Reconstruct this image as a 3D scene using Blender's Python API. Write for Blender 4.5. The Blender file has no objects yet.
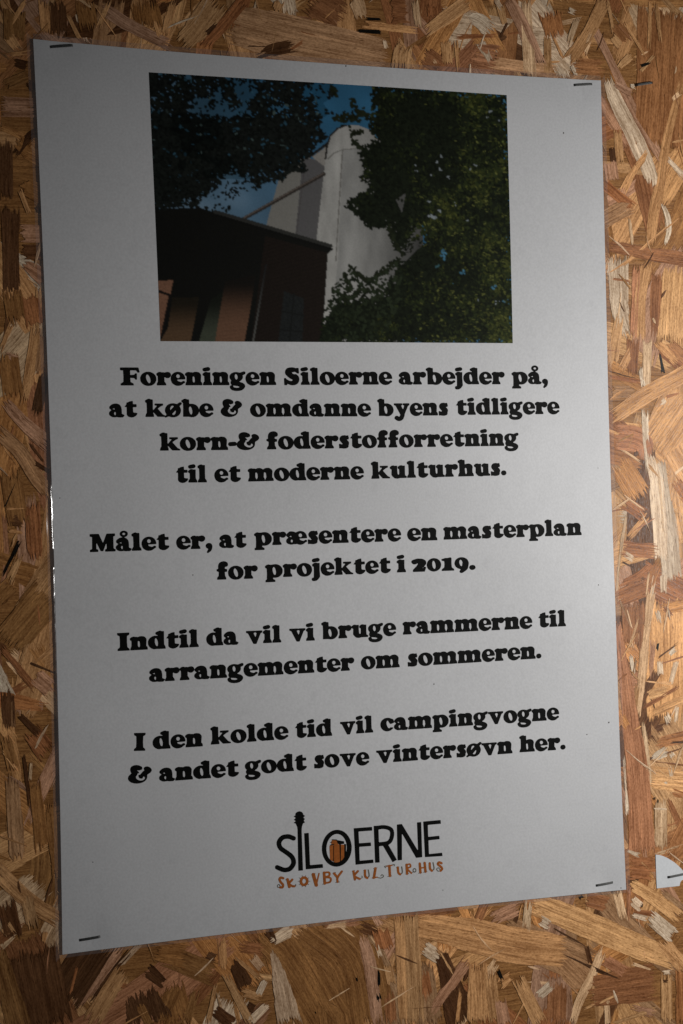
import bpy, math, random
import numpy as np
from mathutils import Matrix, Vector

# ------------------------------------------------------------------ camera, world, lamps, exposure
scene = bpy.context.scene
col = scene.collection
CAM = {"R":[[0.9281711,0.0252524,-0.3712959],[-0.3708523,-0.0205994,-0.9284634],[-0.0310944,0.9994689,-0.0097549]],"C":[-0.33502,-0.828126,-0.01961],"f":1828.891}
cam_data = bpy.data.cameras.new('camera')
cam_data.sensor_fit = 'HORIZONTAL'
cam_data.sensor_width = 24.0
cam_data.lens = CAM['f'] / 683.0 * 24.0
cam_data.clip_start = 0.01
cam_data.clip_end = 50.0
cam = bpy.data.objects.new('camera', cam_data)
col.objects.link(cam)
R3 = Matrix(CAM['R'])
cam.matrix_world = Matrix.Translation(Vector(CAM['C'])) @ R3.to_4x4()
scene.camera = cam

world = bpy.data.worlds.new('World')
scene.world = world
world.use_nodes = True
bg = world.node_tree.nodes['Background']
bg.inputs['Color'].default_value = (0.95, 0.97, 1.0, 1)
bg.inputs['Strength'].default_value = 0.032

key = bpy.data.lights.new('key_lamp', 'SPOT')          # one lamp off to the right, its soft cone centred on the right edge of the sheet
key.energy = 22.8
key.color = (1.0, 0.985, 0.965)
key.spot_size = math.radians(55)
key.spot_blend = 1.0
key.shadow_soft_size = 0.05
key_o = bpy.data.objects.new('key_lamp', key)
col.objects.link(key_o)
key_o.location = (0.68, -0.62, 0.0)
key_o.rotation_euler = (Vector((0.235, 0.0, -0.035)) - key_o.location).to_track_quat('-Z', 'Y').to_euler()

scene.view_settings.view_transform = 'Standard'
scene.view_settings.look = 'None'
scene.view_settings.exposure = 0.0
scene.view_settings.gamma = 1.0
scene.cycles.max_bounces = 6

# ------------------------------------------------------------------ helpers
MM = 0.001
def tag(o, label=None, cat=None, group=None):
    if label: o['label'] = label
    if cat: o['category'] = cat
    if group: o['group'] = group
    return o

def mesh_obj(name, verts, faces, mat, parent=None, loc=(0, 0, 0), smooth=False):
    """verts in world metres; loc is the object's own (or its parent's) origin"""
    me = bpy.data.meshes.new(name)
    v = np.asarray(verts, dtype=float) - np.asarray(loc)
    me.from_pydata(v.tolist(), [], faces)
    if mat: me.materials.append(mat)
    if smooth: me.polygons.foreach_set('use_smooth', [True] * len(me.polygons))
    me.update()
    o = bpy.data.objects.new(name, me)
    col.objects.link(o)
    if parent is not None: o.parent = parent
    else: o.location = loc
    return o

def new_mat(name):
    m = bpy.data.materials.new(name)
    m.use_nodes = True
    nt = m.node_tree
    b = nt.nodes['Principled BSDF']
    return m, nt, b

class NT:
    def __init__(self, nt): self.nt = nt
    def n(self, typ, **kw):
        x = self.nt.nodes.new(typ)
        for k, v in kw.items(): setattr(x, k, v)
        return x
    def l(self, a, b): self.nt.links.new(a, b)
    def math(self, op, a, b=None, clamp=False):
        x = self.n('ShaderNodeMath', operation=op, use_clamp=clamp)
        for i, v in enumerate((a, b)):
            if v is None: continue
            if isinstance(v, (int, float)): x.inputs[i].default_value = v
            else: self.l(v, x.inputs[i])
        return x.outputs[0]
    def noise(self, vec, scale, detail=3, rough=.55):
        x = self.n('ShaderNodeTexNoise')
        x.inputs['Scale'].default_value = scale
        x.inputs['Detail'].default_value = detail
        x.inputs['Roughness'].default_value = rough
        if vec is not None: self.l(vec, x.inputs['Vector'])
        return x.outputs['Fac']
    def remap(self, v, a, b, c, d):
        x = self.n('ShaderNodeMapRange')
        x.inputs[1].default_value, x.inputs[2].default_value = a, b
        x.inputs[3].default_value, x.inputs[4].default_value = c, d
        self.l(v, x.inputs[0])
        return x.outputs[0]
    def scalecol(self, colr, fac):
        x = self.n('ShaderNodeVectorMath', operation='SCALE')
        if isinstance(colr, tuple): x.inputs[0].default_value = colr[:3]
        else: self.l(colr, x.inputs[0])
        self.l(fac, x.inputs['Scale'])
        return x.outputs[0]

# ------------------------------------------------------------------ materials
def wood_material():
    m, nt, b = new_mat('oriented_strand_wood')
    q = NT(nt)
    ac = q.n('ShaderNodeAttribute', attribute_name='strand_color')
    au = q.n('ShaderNodeAttribute', attribute_name='grain')
    def mp(sx, sy, sz=1.0):
        x = q.n('ShaderNodeVectorMath', operation='MULTIPLY')
        q.l(au.outputs['Vector'], x.inputs[0])
        x.inputs[1].default_value = (sx, sy, sz)
        return x.outputs[0]
    streak = q.noise(mp(.022, .75), 1.0, 6, .62)          # long fibres
    fine = q.noise(mp(.10, 2.6), 1.0, 3, .6)              # fine fibres
    dash = q.noise(mp(.30, 1.9), 1.0, 2, .5)              # short dark pores
    blot = q.noise(mp(.07, .16), 1.0, 3, .5)              # blotches of resin
    f1 = q.remap(streak, .28, .72, .52, 1.42)
    f2 = q.remap(fine, .3, .7, .78, 1.2)
    f3 = q.remap(dash, .58, .72, 1.0, .48)
    f4 = q.remap(blot, .3, .7, .80, 1.16)
    f = q.math('MULTIPLY', q.math('MULTIPLY', f1, f2), q.math('MULTIPLY', f3, f4))
    mott = q.noise(mp(.8, 1.3), 1.0, 3, .6)               # speckle
    f = q.math('MULTIPLY', f, q.remap(mott, .32, .68, .80, 1.18))
    c = q.scalecol(ac.outputs['Color'], f)
    # dark streaks lean to red brown
    g = q.n('ShaderNodeMix', data_type='RGBA', blend_type='MULTIPLY')
    q.l(c, g.inputs['A'])
    g.inputs['B'].default_value = (1.0, .80, .62, 1)
    q.l(q.remap(f, .45, 1.0, .75, 0.0), g.inputs['Factor'])
    q.l(g.outputs['Result'], b.inputs['Base Color'])
    h = q.math('ADD', q.math('MULTIPLY', streak, 1.0), q.math('ADD', q.math('MULTIPLY', fine, .6), q.math('MULTIPLY', mott, .35)))
    bp = q.n('ShaderNodeBump')
    bp.inputs['Strength'].default_value = .55
    bp.inputs['Distance'].default_value = .00022
    q.l(h, bp.inputs['Height'])
    q.l(bp.outputs['Normal'], b.inputs['Normal'])
    q.l(q.remap(mott, .3, .7, .26, .50), b.inputs['Roughness'])
    # flakes end in torn fibres: cut their outline along the grain
    ae = q.n('ShaderNodeAttribute', attribute_name='edge')
    sx = q.n('ShaderNodeSeparateXYZ'); q.l(ae.outputs['Vector'], sx.inputs[0])
    fib = q.noise(mp(.05, 1.5), 1.0, 4, .6)
    side = q.math('MULTIPLY', sx.outputs[0], 1.1)
    endd = q.math('MULTIPLY', sx.outputs[1], .16)
    dist = q.math('MINIMUM', side, endd)
    need = q.math('MULTIPLY', q.remap(fib, .38, .68, 0.0, .95), sx.outputs[2])
    q.l(q.math('GREATER_THAN', dist, need), b.inputs['Alpha'])
    b.inputs['Specular IOR Level'].default_value = .13
    return m

def paper_material(name, base):
    m, nt, b = new_mat(name)
    q = NT(nt)
    tc = q.n('ShaderNodeTexCoord')
    a = q.noise(tc.outputs['Object'], 900, 2, .5)
    c = q.noise(tc.outputs['Object'], 14, 3, .5)
    d_ = q.noise(tc.outputs['Object'], 120, 4, .65)             # faint smudges
    f = q.math('MULTIPLY', q.math('MULTIPLY', q.remap(a, .3, .7, .945, 1.04), q.remap(c, .3, .7, .955, 1.03)), q.remap(d_, .55, .75, 1.0, .94))
    q.l(q.scalecol(base, f), b.inputs['Base Color'])
    b.inputs['Roughness'].default_value = .42
    b.inputs['Specular IOR Level'].default_value = .35
    bp = q.n('ShaderNodeBump')
    bp.inputs['Strength'].default_value = .10
    bp.inputs['Distance'].default_value = .0002
    wv = q.noise(tc.outputs['Object'], 22, 2, .5)
    q.l(q.math('ADD', q.math('MULTIPLY', a, 1.0), q.math('MULTIPLY', wv, 14.0)), bp.inputs['Height'])
    q.l(bp.outputs['Normal'], b.inputs['Normal'])
    return m

def ink_material(name, base):
    m, nt, b = new_mat(name)
    q = NT(nt)
    tc = q.n('ShaderNodeTexCoord')
    a = q.noise(tc.outputs['Object'], 700, 2, .5)
    q.l(q.scalecol(base, q.remap(a, .3, .7, .85, 1.15)), b.inputs['Base Color'])
    b.inputs['Roughness'].default_value = .5
    b.inputs['Specular IOR Level'].default_value = .05
    return m

M_WOOD = wood_material()
M_PAPER = paper_material('white_paper', (.725, .725, .735))
M_SCRAP = paper_material('torn_white_paper', (.84, .86, .88))
M_INK = ink_material('black_ink', (.0045, .0047, .0042))
M_ORANGE = ink_material('orange_ink', (.42, .125, .028))
M_GREY = ink_material('grey_ink', (.17, .16, .13))
M_DIRT = ink_material('dirt', (.10, .09, .08))

def picture_material():
    m, nt, b = new_mat('printed_photo_ink')
    q = NT(nt)
    at = q.n('ShaderNodeAttribute', attribute_name='print_color')
    tc = q.n('ShaderNodeTexCoord')
    a = q.noise(tc.outputs['Object'], 1200, 2, .5)
    q.l(q.scalecol(at.outputs['Color'], q.remap(a, .3, .7, .95, 1.05)), b.inputs['Base Color'])
    b.inputs['Roughness'].default_value = .5
    b.inputs['Specular IOR Level'].default_value = .05
    return m
M_PICT = picture_material()

def film_material():
    m, nt, b = new_mat('clear_laminate_film')
    q = NT(nt)
    nt.nodes.remove(b)
    out = nt.nodes['Material Output']
    tr = q.n('ShaderNodeBsdfTransparent')
    tr.inputs['Color'].default_value = (.985, .98, .98, 1)
    gl = q.n('ShaderNodeBsdfGlossy')
    gl.inputs['Color'].default_value = (1, 1, 1, 1)
    gl.inputs['Roughness'].default_value = .13
    df = q.n('ShaderNodeBsdfDiffuse')
    df.inputs['Color'].default_value = (.75, .72, .74, 1)
    lw = q.n('ShaderNodeLayerWeight')
    lw.inputs['Blend'].default_value = .5
    fr = q.math('ADD', q.math('MULTIPLY', q.math('POWER', lw.outputs['Facing'], 4.0), .5), .045)
    m1 = q.n('ShaderNodeMixShader')
    m1.inputs[0].default_value = .08
    q.l(tr.outputs[0], m1.inputs[1]); q.l(df.outputs[0], m1.inputs[2])
    m2 = q.n('ShaderNodeMixShader')
    q.l(fr, m2.inputs[0]); q.l(m1.outputs[0], m2.inputs[1]); q.l(gl.outputs[0], m2.inputs[2])
    q.l(m2.outputs[0], out.inputs['Surface'])
    return m
M_FILM = film_material()

def metal_material():
    m, nt, b = new_mat('dull_staple_steel')
    q = NT(nt)
    tc = q.n('ShaderNodeTexCoord')
    a = q.noise(tc.outputs['Object'], 1500, 2, .5)
    q.l(q.scalecol((.17, .17, .165), q.remap(a, .3, .7, .7, 1.2)), b.inputs['Base Color'])
    b.inputs['Metallic'].default_value = 1.0
    b.inputs['Roughness'].default_value = .38
    return m
M_STEEL = metal_material()

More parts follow.
